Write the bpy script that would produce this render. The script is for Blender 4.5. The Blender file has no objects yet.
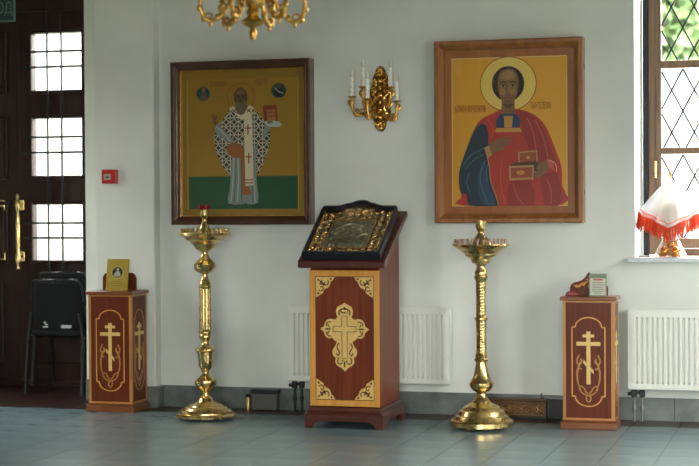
import bpy, math, random
from mathutils import Vector, Matrix
random.seed(7)
PI = math.pi
S = bpy.context.scene
COL = S.collection

# ------------------------------------------------------------------ camera
cd = bpy.data.cameras.new('camera')
cam = bpy.data.objects.new('camera', cd)
COL.objects.link(cam)
TH, PT, RL = math.radians(16.2), 0.0158, 0.006
fwd = Vector((-math.sin(TH) * math.cos(PT), math.cos(TH) * math.cos(PT), -math.sin(PT)))
rgt = Vector((math.cos(TH), math.sin(TH), 0))
upv = rgt.cross(fwd)
r2 = rgt * math.cos(RL) - upv * math.sin(RL)
u2 = upv * math.cos(RL) + rgt * math.sin(RL)
cam.matrix_world = Matrix(((r2.x, u2.x, -fwd.x, 0), (r2.y, u2.y, -fwd.y, -10.95),
                           (r2.z, u2.z, -fwd.z, 1.417), (0, 0, 0, 1)))
cd.sensor_width = 36.0
cd.lens = 1650.0 / 699.0 * 36.0
cd.clip_start = 0.05
cd.clip_end = 300
cd.dof.use_dof = True
cd.dof.focus_distance = 10.9
cd.dof.aperture_fstop = 2.0
S.camera = cam

# ------------------------------------------------------------------ sky, exposure
W = bpy.data.worlds.new('overcast_sky')
S.world = W
W.use_nodes = True
bg = W.node_tree.nodes['Background']
bg.inputs[0].default_value = (0.965, 1.0, 0.935, 1)
bg.inputs[1].default_value = 10.0
S.view_settings.view_transform = 'Standard'
S.view_settings.look = 'None'
S.view_settings.gamma = 1.0
S.view_settings.exposure = 1.54
S.view_settings.use_curve_mapping = False
S.cycles.use_denoising = True
S.cycles.max_bounces = 8
S.cycles.transparent_max_bounces = 16
S.cycles.sample_clamp_indirect = 6.0

def portal(loc, rot, sx, sy):
    """marks a window opening for the sky light"""
    l = bpy.data.lights.new('sky_portal', 'AREA')
    l.shape = 'RECTANGLE'; l.size = sx; l.size_y = sy
    l.cycles.is_portal = True
    o = bpy.data.objects.new('sky_portal', l)
    o.location = loc; o.rotation_euler = rot
    COL.objects.link(o)

portal((-0.44, 0.72, 2.3), (-PI / 2, 0, 0), 1.6, 2.6)           # window in view
portal((-6.22, 1.20, 1.85), (-PI / 2, 0, 0), 1.3, 2.3)          # door panes
RW = [(-1.9, 2.2), (-4.7, 2.2), (-7.5, 2.2)]                     # right wall windows (y centre, width)
for yc, w in RW:
    portal((3.15, yc, 1.75), (0, PI / 2, 0), 2.3, w)
LW = [(-1.75, 1.2)]
FW = [(-0.3, 3.2)]                       # windows behind the camera (x centre, width)
for xc, w in FW:
    portal((xc, -12.65, 1.7), (PI / 2, 0, 0), w, 2.2)
for yc, w in LW:
    portal((-7.35, yc, 1.75), (0, -PI / 2, 0), 2.3, w)

# ------------------------------------------------------------------ materials
MATS = {}
def mat(name, col, rough=0.5, metal=0.0, col2=None, scale=(8, 8, 8), detail=4.0, bump=0.0, coat=0.0,
        spec=0.5, bscale=None, lo=0.35, hi=0.65, rvar=0.0):
    if name in MATS:
        return MATS[name]
    m = bpy.data.materials.new(name)
    m.use_nodes = True
    nt = m.node_tree; N = nt.nodes; L = nt.links
    p = N['Principled BSDF']
    p.inputs['Base Color'].default_value = (*col, 1)
    p.inputs['Roughness'].default_value = rough
    p.inputs['Metallic'].default_value = metal
    p.inputs['Specular IOR Level'].default_value = spec
    p.inputs['Coat Weight'].default_value = coat
    p.inputs['Coat Roughness'].default_value = 0.15
    if col2 is not None or bump:
        tc = N.new('ShaderNodeTexCoord'); mp = N.new('ShaderNodeMapping')
        mp.inputs['Scale'].default_value = scale
        L.new(tc.outputs['Object'], mp.inputs['Vector'])
        nz = N.new('ShaderNodeTexNoise'); nz.inputs['Detail'].default_value = detail
        nz.inputs['Scale'].default_value = 1.0
        L.new(mp.outputs[0], nz.inputs['Vector'])
        if col2 is not None:
            r = N.new('ShaderNodeValToRGB')
            r.color_ramp.elements[0].position = lo; r.color_ramp.elements[0].color = (*col, 1)
            r.color_ramp.elements[1].position = hi; r.color_ramp.elements[1].color = (*col2, 1)
            L.new(nz.outputs['Fac'], r.inputs['Fac'])
            L.new(r.outputs['Color'], p.inputs['Base Color'])
        if rvar:
            mr = N.new('ShaderNodeMapRange')
            mr.inputs['To Min'].default_value = rough - rvar; mr.inputs['To Max'].default_value = rough + rvar
            L.new(nz.outputs['Fac'], mr.inputs['Value']); L.new(mr.outputs[0], p.inputs['Roughness'])
        if bump:
            nb = nz
            if bscale:
                nb = N.new('ShaderNodeTexNoise'); nb.inputs['Scale'].default_value = bscale
                nb.inputs['Detail'].default_value = 3
                L.new(tc.outputs['Object'], nb.inputs['Vector'])
            b = N.new('ShaderNodeBump'); b.inputs['Strength'].default_value = bump
            b.inputs['Distance'].default_value = 0.01
            L.new(nb.outputs['Fac'], b.inputs['Height']); L.new(b.outputs[0], p.inputs['Normal'])
    MATS[name] = m
    return m

def glass(name, tint=(1, 1, 1), gl=0.06, rough=0.02):
    m = bpy.data.materials.new(name); m.use_nodes = True
    nt = m.node_tree; N = nt.nodes; L = nt.links
    N.remove(N['Principled BSDF'])
    t = N.new('ShaderNodeBsdfTransparent'); t.inputs[0].default_value = (*tint, 1)
    g = N.new('ShaderNodeBsdfGlossy'); g.inputs['Roughness'].default_value = rough
    mx = N.new('ShaderNodeMixShader'); mx.inputs[0].default_value = gl
    L.new(t.outputs[0], mx.inputs[1]); L.new(g.outputs[0], mx.inputs[2])
    L.new(mx.outputs[0], N['Material Output'].inputs[0])
    MATS[name] = m
    return m

def veil(name, col, a=0.5):
    m = bpy.data.materials.new(name); m.use_nodes = True
    nt = m.node_tree; N = nt.nodes; L = nt.links
    N.remove(N['Principled BSDF'])
    t = N.new('ShaderNodeBsdfTransparent')
    d = N.new('ShaderNodeBsdfDiffuse'); d.inputs[0].default_value = (*col, 1)
    tr = N.new('ShaderNodeBsdfTranslucent'); tr.inputs[0].default_value = (*col, 1)
    m1 = N.new('ShaderNodeMixShader'); m1.inputs[0].default_value = 0.5
    L.new(d.outputs[0], m1.inputs[1]); L.new(tr.outputs[0], m1.inputs[2])
    m2 = N.new('ShaderNodeMixShader'); m2.inputs[0].default_value = a
    L.new(t.outputs[0], m2.inputs[1]); L.new(m1.outputs[0], m2.inputs[2])
    L.new(m2.outputs[0], N['Material Output'].inputs[0])
    MATS[name] = m
    return m

PLASTER = mat('plaster', (0.60, 0.625, 0.59), 0.75, col2=(0.74, 0.76, 0.715), scale=(1.1, 1.1, 1.3), detail=6,
              bump=0.08, bscale=60, lo=0.3, hi=0.6)
PLASTER2 = mat('ochre_wall_paint', (0.26, 0.23, 0.18), 0.8, col2=(0.32, 0.28, 0.22), scale=(1, 1, 1))
CEILM = mat('ceiling_paint', (0.20, 0.19, 0.18), 0.8)
TILE = mat('floor_tile', (0.155, 0.225, 0.245), 0.24, col2=(0.185, 0.262, 0.282), scale=(2.4, 2.4, 2.4), detail=8,
           bump=0.03, bscale=25, rvar=0.06)
GROUT = mat('grout', (0.07, 0.085, 0.085), 0.8)
MARBLE = mat('grey_marble', (0.10, 0.12, 0.11), 0.4, col2=(0.17, 0.19, 0.175), scale=(9, 9, 9), detail=9)
WOODRED = mat('mahogany', (0.125, 0.022, 0.007), 0.4, col2=(0.19, 0.040, 0.012), scale=(38, 38, 1.8), detail=6, spec=0.25, coat=0.03)
WOODDK = mat('dark_mahogany', (0.06, 0.014, 0.009), 0.35, col2=(0.095, 0.024, 0.013), scale=(4, 38, 38), detail=5, coat=0.3)
MAPLE = mat('maple_inlay', (0.58, 0.25, 0.040), 0.38, col2=(0.70, 0.33, 0.065), scale=(30, 30, 3), detail=4, coat=0.2)
INLAY = mat('pale_inlay', (0.66, 0.42, 0.12), 0.38, col2=(0.74, 0.50, 0.17), scale=(40, 40, 10), detail=3)
INLAYDK = mat('dark_inlay', (0.09, 0.025, 0.01), 0.4)
CABWOOD = mat('cabinet_wood', (0.10, 0.019, 0.007), 0.38, col2=(0.135, 0.030, 0.011), scale=(42, 42, 1.6), detail=6, spec=0.22, coat=0.02)
CABEDGE = mat('cabinet_edge', (0.40, 0.17, 0.04), 0.35, col2=(0.50, 0.22, 0.055), scale=(20, 20, 3), coat=0.2)
CABTOP = mat('cabinet_moulding', (0.16, 0.045, 0.013), 0.32, col2=(0.22, 0.07, 0.02), scale=(6, 30, 30), coat=0.3)
BRASS = mat('brass', (0.64, 0.46, 0.18), 0.27, 1.0, col2=(0.78, 0.59, 0.27), scale=(14, 14, 5), detail=5, rvar=0.07)
GILT = mat('gilt', (0.56, 0.31, 0.07), 0.3, 1.0, col2=(0.75, 0.46, 0.13), scale=(40, 40, 40), detail=3)
OLDGOLD = mat('old_gold', (0.42, 0.27, 0.10), 0.38, 1.0, col2=(0.62, 0.43, 0.17), scale=(30, 30, 30), detail=4)
PEWTER = mat('dark_silver', (0.26, 0.23, 0.15), 0.40, 1.0, col2=(0.52, 0.46, 0.30), scale=(40, 40, 40), detail=4, bump=0.3)
BLACKFR = mat('black_lacquer', (0.008, 0.009, 0.013), 0.28, coat=0.3)
FRAMEDK = mat('walnut_frame', (0.045, 0.016, 0.010), 0.3, col2=(0.085, 0.030, 0.016), scale=(12, 12, 12), coat=0.4)
FRAMEORG = mat('oak_frame', (0.23, 0.085, 0.025), 0.36, col2=(0.33, 0.135, 0.04), scale=(22, 22, 4), coat=0.3)
MATORG = mat('orange_mat_board', (0.28, 0.085, 0.016), 0.42, col2=(0.34, 0.115, 0.022), scale=(20, 20, 4))
GOLDLEAF = mat('gold_leaf', (0.33, 0.22, 0.045), 0.38, 0.25, col2=(0.40, 0.265, 0.06), scale=(6, 6, 6))
WHITEEN = mat('white_enamel', (0.74, 0.75, 0.70), 0.32)
IRON = mat('black_iron', (0.007, 0.009, 0.010), 0.5)
DARKFAB = mat('black_upholstery', (0.004, 0.0045, 0.006), 0.6, spec=0.25, bump=0.1, scale=(200, 200, 200))
DOORWOOD = mat('dark_door_wood', (0.020, 0.007, 0.004), 0.42, col2=(0.034, 0.013, 0.007), scale=(30, 30, 2), detail=5, spec=0.25)
WINWOOD = mat('window_wood', (0.16, 0.085, 0.045), 0.45, col2=(0.22, 0.12, 0.065), scale=(25, 25, 3))
LEAD = mat('lead_came', (0.03, 0.035, 0.04), 0.5, 0.5)
PVC = mat('white_sill', (0.58, 0.62, 0.65), 0.4)
RED = mat('red_plastic', (0.50, 0.020, 0.018), 0.35)
REDGLASS = mat('ruby_glass', (0.22, 0.006, 0.010), 0.15)
CANDLE = mat('candle_sleeve', (0.90, 0.89, 0.84), 0.4)
BULB = mat('frosted_bulb', (0.74, 0.72, 0.64), 0.25)
PANEG = glass('window_glass')
ICONG = glass('icon_glass', gl=0.03, rough=0.03)
CELLO = glass('cellophane', tint=(1.0, 0.93, 0.88), gl=0.25, rough=0.12)
GAUZE = veil('white_gauze', (0.74, 0.77, 0.80), 0.45)
FRINGE = veil('red_fringe', (0.80, 0.13, 0.06), 0.72)

# ------------------------------------------------------------------ mesh helpers
class MB:
    def __init__(s):
        s.v = []; s.f = []; s.m = []
    def add(s, vs, fs, mi=0):
        b = len(s.v)
        s.v += [tuple(x) for x in vs]
        for f in fs:
            s.f.append(tuple(i + b for i in f)); s.m.append(mi)
        return s
    def box(s, x0, x1, y0, y1, z0, z1, mi=0):
        return s.add([(x0, y0, z0), (x1, y0, z0), (x1, y1, z0), (x0, y1, z0), (x0, y0, z1), (x1, y0, z1), (x1, y1, z1), (x0, y1, z1)],
                     [(0, 3, 2, 1), (4, 5, 6, 7), (0, 1, 5, 4), (1, 2, 6, 5), (2, 3, 7, 6), (3, 0, 4, 7)], mi)
    def slab(s, poly, y0, y1, mi=0, ax='y'):
        """polygon in XZ (ax y), YZ (ax x) or XY (ax z), pulled out from y0 to y1"""
        def P(a, b, d):
            return (a, d, b) if ax == 'y' else ((d, a, b) if ax == 'x' else (a, b, d))
        n = len(poly)
        vs = [P(a, b, y0) for a, b in poly] + [P(a, b, y1) for a, b in poly]
        fs = [tuple(range(n)), tuple(range(2 * n - 1, n - 1, -1))]
        fs += [(i, i + n, (i + 1) % n + n, (i + 1) % n) for i in range(n)]
        return s.add(vs, fs, mi)
    def lathe(s, prof, n=32, c=(0, 0, 0), mi=0, flute=None, rot=0.0, cap=True):
        """prof: (r, z) from bottom to top; flute(r, z, angle) may change r"""
        vs = []; fs = []
        for r, z in prof:
            for k in range(n):
                a = rot + 2 * PI * k / n
                rr = flute(r, z, a) if flute else r
                vs.append((c[0] + rr * math.cos(a), c[1] + rr * math.sin(a), c[2] + z))
        for i in range(len(prof) - 1):
            for k in range(n):
                k2 = (k + 1) % n
                fs.append((i * n + k, i * n + k2, (i + 1) * n + k2, (i + 1) * n + k))
        if cap:
            fs.append(tuple(range(n - 1, -1, -1)))
            t = (len(prof) - 1) * n
            fs.append(tuple(range(t, t + n)))
        return s.add(vs, fs, mi)
    def tube(s, pts, r, n=8, mi=0, flat=1.0):
        pts = [Vector(p) for p in pts]
        m = len(pts)
        rs = r if isinstance(r, (list, tuple)) else [r] * m
        vs = []; fs = []
        ref = Vector((0.13, 0.37, 0.92))
        prev = None
        for i, p in enumerate(pts):
            t = (pts[min(i + 1, m - 1)] - pts[max(i - 1, 0)])
            t = t.normalized() if t.length > 1e-9 else Vector((0, 0, 1))
            if prev is None:
                a = t.cross(ref)
                if a.length < 1e-3: a = t.cross(Vector((1, 0, 0)))
            else:
                a = prev - t * prev.dot(t)
            a.normalize(); prev = a
            b = t.cross(a)
            for k in range(n):
                w = 2 * PI * k / n
                vs.append(p + (a * math.cos(w) + b * math.sin(w) * flat) * rs[i])
        for i in range(m - 1):
            for k in range(n):
                k2 = (k + 1) % n
                fs.append((i * n + k, i * n + k2, (i + 1) * n + k2, (i + 1) * n + k))
        fs.append(tuple(range(n - 1, -1, -1))); fs.append(tuple(range((m - 1) * n, m * n)))
        return s.add(vs, fs, mi)
    def blob(s, c, rx, ry, rz, n=10, k=6, mi=0):
        vs = [(c[0], c[1], c[2] - rz)]; fs = []
        for i in range(1, k):
            ph = -PI / 2 + PI * i / k
            for j in range(n):
                a = 2 * PI * j / n
                vs.append((c[0] + rx * math.cos(ph) * math.cos(a), c[1] + ry * math.cos(ph) * math.sin(a), c[2] + rz * math.sin(ph)))
        vs.append((c[0], c[1], c[2] + rz)); T = len(vs) - 1
        for j in range(n):
            fs.append((0, 1 + (j + 1) % n, 1 + j))
            fs.append((T, T - n + j, T - n + (j + 1) % n))
        for i in range(k - 2):
            for j in range(n):
                a = 1 + i * n; j2 = (j + 1) % n
                fs.append((a + j, a + j2, a + n + j2, a + n + j))
        return s.add(vs, fs, mi)
    def ribbon(s, pts, w, y0, y1, mi=0, closed=False, ax='y'):
        """flat band of width w along a 2D path in XZ"""
        n = len(pts)
        ws = w if isinstance(w, (list, tuple)) else [w] * n
        A = []; B = []
        for i in range(n):
            if closed:
                p0, p1 = pts[i - 1], pts[(i + 1) % n]
            else:
                p0, p1 = pts[max(i - 1, 0)], pts[min(i + 1, n - 1)]
            dx, dz = p1[0] - p0[0], p1[1] - p0[1]
            l = math.hypot(dx, dz) or 1
            nx, nz = -dz / l, dx / l
            A.append((pts[i][0] + nx * ws[i] / 2, pts[i][1] + nz * ws[i] / 2))
            B.append((pts[i][0] - nx * ws[i] / 2, pts[i][1] - nz * ws[i] / 2))
        m = n if closed else n - 1
        for i in range(m):
            j = (i + 1) % n
            s.slab([A[i], A[j], B[j], B[i]], y0, y1, mi, ax)
        return s
    def build(s, name, mats, parent=None, smooth=None, bevel=0.0, loc=None, rot=None):
        me = bpy.data.meshes.new(name)
        me.from_pydata(s.v, [], s.f)
        if not isinstance(mats, (list, tuple)): mats = [mats]
        for m in mats: me.materials.append(m)
        if len(mats) > 1: me.polygons.foreach_set('material_index', s.m)
        if smooth is not None:
            me.polygons.foreach_set('use_smooth', [True] * len(me.polygons))
            me.set_sharp_from_angle(angle=math.radians(smooth))
        me.update()
        o = bpy.data.objects.new(name, me)
        COL.objects.link(o)
        if parent is not None: o.parent = parent
        if loc: o.location = loc
        if rot: o.rotation_euler = rot
        if bevel:
            b = o.modifiers.new('bevel', 'BEVEL'); b.width = bevel; b.segments = 2; b.limit_method = 'ANGLE'
            b.angle_limit = math.radians(40)
        return o

def box(name, m, parent, x0, x1, y0, y1, z0, z1, bevel=0.0):
    return MB().box(x0, x1, y0, y1, z0, z1).build(name, m, parent, bevel=bevel)

def thing(name, label, cat, loc=(0, 0, 0), rot=(0, 0, 0), group=None):
    o = bpy.data.objects.new(name, None)
    o.empty_display_size = 0.1
    COL.objects.link(o)
    o.location = loc; o.rotation_euler = rot
    o['label'] = label; o['category'] = cat
    if group: o['group'] = group
    return o

def tag(o, label, cat, group=None):
    o['label'] = label; o['category'] = cat
    if group: o['group'] = group
    return o

def struct(o):
    o['kind'] = 'structure'
    return o

def sroot(name, loc=(0, 0, 0)):
    o = bpy.data.objects.new(name, None); COL.objects.link(o); o.location = loc
    o['kind'] = 'structure'
    return o

def arc(cx, cz, r, a0, a1, n=10, rz=None):
    rz = r if rz is None else rz
    return [(cx + r * math.cos(math.radians(a0 + (a1 - a0) * i / n)), cz + rz * math.sin(math.radians(a0 + (a1 - a0) * i / n))) for i in range(n + 1)]

def spiral(cx, cz, r0, r1, a0, turns, n=18):
    return [(cx + (r0 + (r1 - r0) * i / n) * math.cos(a0 + 2 * PI * turns * i / n),
             cz + (r0 + (r1 - r0) * i / n) * math.sin(a0 + 2 * PI * turns * i / n)) for i in range(n + 1)]

def smoothpath(pts, k=6):
    """Catmull-Rom through 2D or 3D points"""
    out = []; n = len(pts)
    for i in range(n - 1):
        p0, p1, p2, p3 = (Vector(pts[max(i - 1, 0)]), Vector(pts[i]), Vector(pts[i + 1]), Vector(pts[min(i + 2, n - 1)]))
        for j in range(k):
            t = j / k
            out.append(tuple(0.5 * ((2 * p1) + (p2 - p0) * t + (2 * p0 - 5 * p1 + 4 * p2 - p3) * t * t + (3 * p1 - p0 - 3 * p2 + p3) * t ** 3)))
    out.append(tuple(pts[-1]))
    return out

def lettering(name, text, m, parent, loc, size, width=None, depth=0.0005, rot=(PI / 2, 0, 0)):
    cu = bpy.data.curves.new('lettering', 'FONT')
    cu.body = text; cu.size = size; cu.extrude = depth; cu.align_x = 'CENTER'; cu.align_y = 'CENTER'
    t = bpy.data.objects.new('lettering', cu); COL.objects.link(t)
    bpy.context.view_layer.update()
    dg = bpy.context.evaluated_depsgraph_get()
    me = bpy.data.meshes.new_from_object(t.evaluated_get(dg))
    bpy.data.objects.remove(t)
    me.materials.clear(); me.materials.append(m)
    if width:
        xs = [v.co.x for v in me.vertices]
        k = width / (max(xs) - min(xs))
        for v in me.vertices: v.co.x *= k
    o = bpy.data.objects.new(name, me); COL.objects.link(o)
    o.parent = parent; o.location = loc; o.rotation_euler = rot
    return o

# ------------------------------------------------------------------ the room
RX, LX, FY = 3.0, -7.2, -12.5
CZ = 6.0
fl = struct(MB().box(LX - .2, RX + .2, FY - .2, 1.3, -0.12, -0.004).build('floor', GROUT))
tile_me = border_me = None
BORDER = mat('border_tile', (.030, .014, .012), .3, col2=(.045, .022, .018), scale=(8, 8, 8))
TS = 0.3058
ROWS = list(range(-11, 4))
for i in range(19):
    for j in range(-10, 4):
        x0 = -TS * (i + 3); y0 = TS * j
        if j >= 0 and x0 > -5.4: continue
        if j == -1 or j >= 0:                                # dark border row along the wall and in the door recess
            if border_me is None:
                g = 0.0026
                t = MB().box(g, TS - g, g, TS - g, -0.010, 0.0).build('border_tile', BORDER, fl); border_me = t.data
            else:
                t = bpy.data.objects.new('border_tile', border_me); COL.objects.link(t); t.parent = fl
        elif tile_me is None:
            g = 0.0026
            t = MB().box(g, TS - g, g, TS - g, -0.010, 0.0).build('tile', TILE, fl)
            tile_me = t.data
        else:
            t = bpy.data.objects.new('tile', tile_me); COL.objects.link(t); t.parent = fl
        t.location = (x0, y0, random.uniform(-0.0004, 0.0))
# the rest of the floor behind and beside, tiled too far out of view to pick apart
rest = MB()
XA, XB, YA = -TS * 21, -TS * 2, -TS * 10
rest.box(LX, RX, FY, YA - .003, -.01, 0); rest.box(XB + .003, RX, YA, -.002, -.01, 0); rest.box(LX, XA - .003, YA, 1.0, -.01, 0)
rest.build('paving', TILE, fl)

UP = 0.027                                               # everything fixed to the wall sits this much higher than drawn
WX0, WX1, WZ0, WZ1 = -1.232, 0.35, 1.045, 3.6
wb = MB()
wb.box(-4.7, WX0, 0, 0.70, 0, CZ); wb.box(WX1, RX, 0, 0.70, 0, CZ)
wb.box(WX0, WX1, 0, 0.70, 0, WZ0 + UP); wb.box(WX0, WX1, 0, 0.70, WZ1 + UP, CZ)
struct(wb.build('wall_back', PLASTER))
struct(MB().box(-5.05, -4.59, -0.1, 0.2, 0, CZ).build('wall_pilaster', PLASTER, bevel=0.012))
struct(MB().box(-5.29, -4.95, 0.25, 1.2, 0, CZ).build('wall_jamb', PLASTER))
struct(MB().box(LX, -6.62, -0.5, 0.96, 0, CZ).build('wall_vestibule', PLASTER))  # unseen partition added to keep left window light off the door
wh = MB(); wh.box(-6.62, -5.29, 0.25, 1.2, 3.25, CZ)
struct(wh.build('wall_header', PLASTER))
def side_wall(name, x0, x1, wins, y0, y1):
    m = MB(); ya = y0
    for yc, w in sorted(wins):
        m.box(x0, x1, ya, yc - w / 2, 0, CZ)
        m.box(x0, x1, yc - w / 2, yc + w / 2, 0, .6); m.box(x0, x1, yc - w / 2, yc + w / 2, 2.9, CZ)
        ya = yc + w / 2
    m.box(x0, x1, ya, y1, 0, CZ)
    struct(m.build(name, PLASTER2))
side_wall('wall_right', RX, RX + .3, RW, FY, 0.45)
side_wall('wall_left', LX - .3, LX, LW, FY, 1.2)
wf = MB(); xa = LX - .3
for xc, w in FW:
    wf.box(xa, xc - w / 2, FY - .3, FY, 0, CZ); xa = xc + w / 2
    wf.box(xc - w / 2, xc + w / 2, FY - .3, FY, 0, .6); wf.box(xc - w / 2, xc + w / 2, FY - .3, FY, 2.8, CZ)
wf.box(xa, RX + .3, FY - .3, FY, 0, CZ)
struct(wf.build('wall_front', PLASTER2))
struct(MB().box(LX - .3, RX + .3, FY - .3, 1.2, CZ, CZ + .2).build('ceiling', CEILM))
# windows out of the frame: plain wooden crosses in the openings
wn = 2
for (xw, wins) in ((RX + .12, RW), (LX - .18, LW)):
    for yc, w in wins:
        r = sroot('window_%d' % wn, (xw, yc, .6)); wn += 1
        f = MB(); h = 2.3
        f.box(0, .06, -w / 2, -w / 2 + .07, 0, h); f.box(0, .06, w / 2 - .07, w / 2, 0, h)
        f.box(0, .06, -w / 2, w / 2, 0, .07); f.box(0, .06, -w / 2, w / 2, h - .07, h)
        f.box(0, .06, -.03, .03, 0, h); f.box(0, .06, -w / 2, w / 2, 1.1, 1.16)
        f.build('window_frame', WINWOOD, r)
        MB().box(.028, .032, -w / 2 + .06, w / 2 - .06, .06, h - .06).build('pane', PANEG, r)
for xc, w in FW:
    r = sroot('window_%d' % wn, (xc, FY - .18, .6)); wn += 1
    f = MB(); h = 2.2
    for (a0, a1, b0, b1) in ((-w / 2, -w / 2 + .07, 0, h), (w / 2 - .07, w / 2, 0, h), (-w / 2, w / 2, 0, .07), (-w / 2, w / 2, h - .07, h), (-.03, .03, 0, h), (-w / 2, w / 2, 1.1, 1.16)):
        f.box(a0, a1, 0, .06, b0, b1)
    f.build('window_frame', WINWOOD, r)
    MB().box(-w / 2 + .06, w / 2 - .06, .028, .032, .06, h - .06).build('pane', PANEG, r)
# baseboards: marble slabs
def baseboard(name, x0, x1, y, h=0.152, t=0.018, step=0.6):
    r = sroot(name)
    x = x0
    while x < x1 - 1e-4:
        xe = min(x + step, x1)
        box('slab', MARBLE, r, x + .0008, xe - .0008, y - t, y, 0.0, h, bevel=0.003)
        x = xe
    return r
baseboard('baseboard_back', -4.57, 1.2, 0.0)
bp = baseboard('baseboard_pilaster', -5.068, -4.572, -0.1)
box('slab', MARBLE, bp, -4.59, -4.572, -0.1, -0.002, 0, .152, bevel=.003)
baseboard('baseboard_jamb', -5.292, -5.05, 0.25)
# ------------------------------------------------------------------ window in view
w1 = sroot('window_1', (0, 0, UP))
FYW = 0.50                                                # face of the wooden frame
box('sill', PVC, w1, -1.268, 0.42, -0.075, FYW, 1.016, 1.045, bevel=0.004)
box('reveal_lining', mat('reveal_paint', (.44, .48, .51), .6), w1, -1.2325, -1.2285, 0.002, FYW, 1.045, WZ1)
fr = MB()
fx0, fx1 = -1.186, 0.31
fr.box(WX0 + .006, fx0, FYW + .012, FYW + .06, WZ0, WZ1)
fr.build('window_packing', IRON, w1)  # shadow beside the frame drawn as a black strip
fr = MB()
fr.box(fx0, -1.125, FYW, FYW + .08, 1.05, 3.58); fr.box(0.25, fx1, FYW, FYW + .08, 1.05, 3.58)
fr.box(-1.125, 0.25, FYW, FYW + .08, 1.046, 1.09); fr.box(-1.125, 0.25, FYW, FYW + .08, 3.52, 3.58)
fr.build('window_frame', WINWOOD, w1, bevel=0.006)
sa = MB()
sa.box(-1.140, -1.099, FYW - .012, FYW + .05, 1.095, 3.515); sa.box(-.43, -.40, FYW - .012, FYW + .05, 1.095, 3.515)
sa.box(-1.099, -.43, FYW - .012, FYW + .05, 1.095, 1.164); sa.box(-1.099, -.43, FYW - .012, FYW + .05, 3.47, 3.515)
sash = sa.build('sash', WINWOOD, w1, bevel=0.005)
sa = MB()
sa.box(-.392, -.36, FYW - .012, FYW + .05, 1.095, 3.515); sa.box(.205, .245, FYW - .012, FYW + .05, 1.095, 3.515)
sa.box(-.36, .205, FYW - .012, FYW + .05, 1.095, 1.164); sa.box(-.36, .205, FYW - .012, FYW + .05, 3.47, 3.515)
sash2 = sa.build('sash', WINWOOD, w1, bevel=0.005)
lights = [(1.164, 1.739), (1.782, 2.325), (2.376, 3.47)]
for sx0, sx1, sp in ((-1.099, -.43, sash), (-.36, .205, sash2)):
    for z0, z1 in ((1.739, 1.782), (2.325, 2.376)):
        box('glazing_bar', WINWOOD, sp, sx0, sx1, FYW - .008, FYW + .045, z0, z1, bevel=0.004)
# leaded diamonds
DW, DH = 0.152, 0.288
def clip_rect(poly, x0, x1, z0, z1):
    def cl(p, ins, cut):
        out = []
        for i in range(len(p)):
            a, b = p[i - 1], p[i]
            if ins(b):
                if not ins(a): out.append(cut(a, b))
                out.append(b)
            elif ins(a): out.append(cut(a, b))
        return out
    def cx(v): return lambda a, b: (v, a[1] + (b[1] - a[1]) * (v - a[0]) / (b[0] - a[0]))
    def cz(v): return lambda a, b: (a[0] + (b[0] - a[0]) * (v - a[1]) / (b[1] - a[1]), v)
    for ins, cut in ((lambda q: q[0] >= x0, cx(x0)), (lambda q: q[0] <= x1, cx(x1)),
                     (lambda q: q[1] >= z0, cz(z0)), (lambda q: q[1] <= z1, cz(z1))):
        poly = cl(poly, ins, cut)
        if len(poly) < 3: return []
    return poly
for sx0, sx1, sp in ((-1.099, -.43, sash), (-.36, .205, sash2)):
    for z0, z1 in lights:
        cames = MB()
        ox = sx0 + 0.144 - DW * 1.5; oz = z1 - .006
        for i in range(-1, int((sx1 - sx0) / DW * 2) + 3):
            for j in range(-1, int((z1 - z0) / DH * 2) + 3):
                if (i + j) % 2: continue
                cx_, cz_ = ox + i * DW / 2, oz - j * DH / 2
                dia = [(cx_, cz_ - DH / 2), (cx_ + DW / 2, cz_), (cx_, cz_ + DH / 2), (cx_ - DW / 2, cz_)]
                p = clip_rect(dia, sx0, sx1, z0, z1)
                if len(p) >= 3:
                    ar = abs(sum(p[k - 1][0] * p[k][1] - p[k][0] * p[k - 1][1] for k in range(len(p)))) / 2
                    if ar > 0.0004:
                        MB().slab(p, FYW + .018, FYW + .021).build('pane', PANEG, sp)
                        for k in range(len(p)):
                            a, b = p[k - 1], p[k]
                            if abs(a[0] - b[0]) < 1e-6 or abs(a[1] - b[1]) < 1e-6: continue
                            if a[0] > b[0]: continue
                            cames.ribbon([a, b], 0.0108, FYW + .014, FYW + .025)
        cames.build('lead_lattice', LEAD, sp)
hd = MB()
hd.box(-1.147, -1.127, FYW - .022, FYW - .012, 1.63, 1.69)
hd.tube(smoothpath([(-1.137, FYW - .02, 1.675), (-1.137, FYW - .05, 1.67), (-1.135, FYW - .055, 1.62), (-1.135, FYW - .055, 1.575)]), 0.009, 8)
hd.build('window_handle', BRASS, sash, smooth=50)

# ------------------------------------------------------------------ outdoors beyond the window
EARTH = mat('pale_gravel', (0.16, 0.17, 0.12), 0.9, col2=(0.24, 0.23, 0.18), scale=(3, 3, 3))
WHITEW = mat('pale_masonry', (0.18, 0.19, 0.19), 0.8, col2=(0.22, 0.23, 0.23), scale=(1, 1, 1))
BARK = mat('bark', (0.12, 0.09, 0.06), 0.9, col2=(0.2, 0.16, 0.11), scale=(12, 12, 3))
LEAFA = mat('leaf_green', (0.06, 0.105, 0.035), 0.6, col2=(0.13, 0.20, 0.075), scale=(1.2, 1.2, 1.2))
LEAFB = mat('leaf_pale', (0.07, 0.12, 0.05), 0.6, col2=(0.14, 0.20, 0.09), scale=(1.2, 1.2, 1.2))
struct(MB().box(-70, 70, -70, 80, -0.7, -0.5).build('ground', EARTH))
gw = thing('garden_wall', 'pale masonry garden wall outside the leaded window', 'wall', (-3, 19, -0.4))
box('masonry', WHITEW, gw, -2.0, 16, 0, .4, -.1, 4.2); box('coping', WHITEW, gw, -2.0, 16, -.06, .46, 4.2, 4.32)
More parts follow.
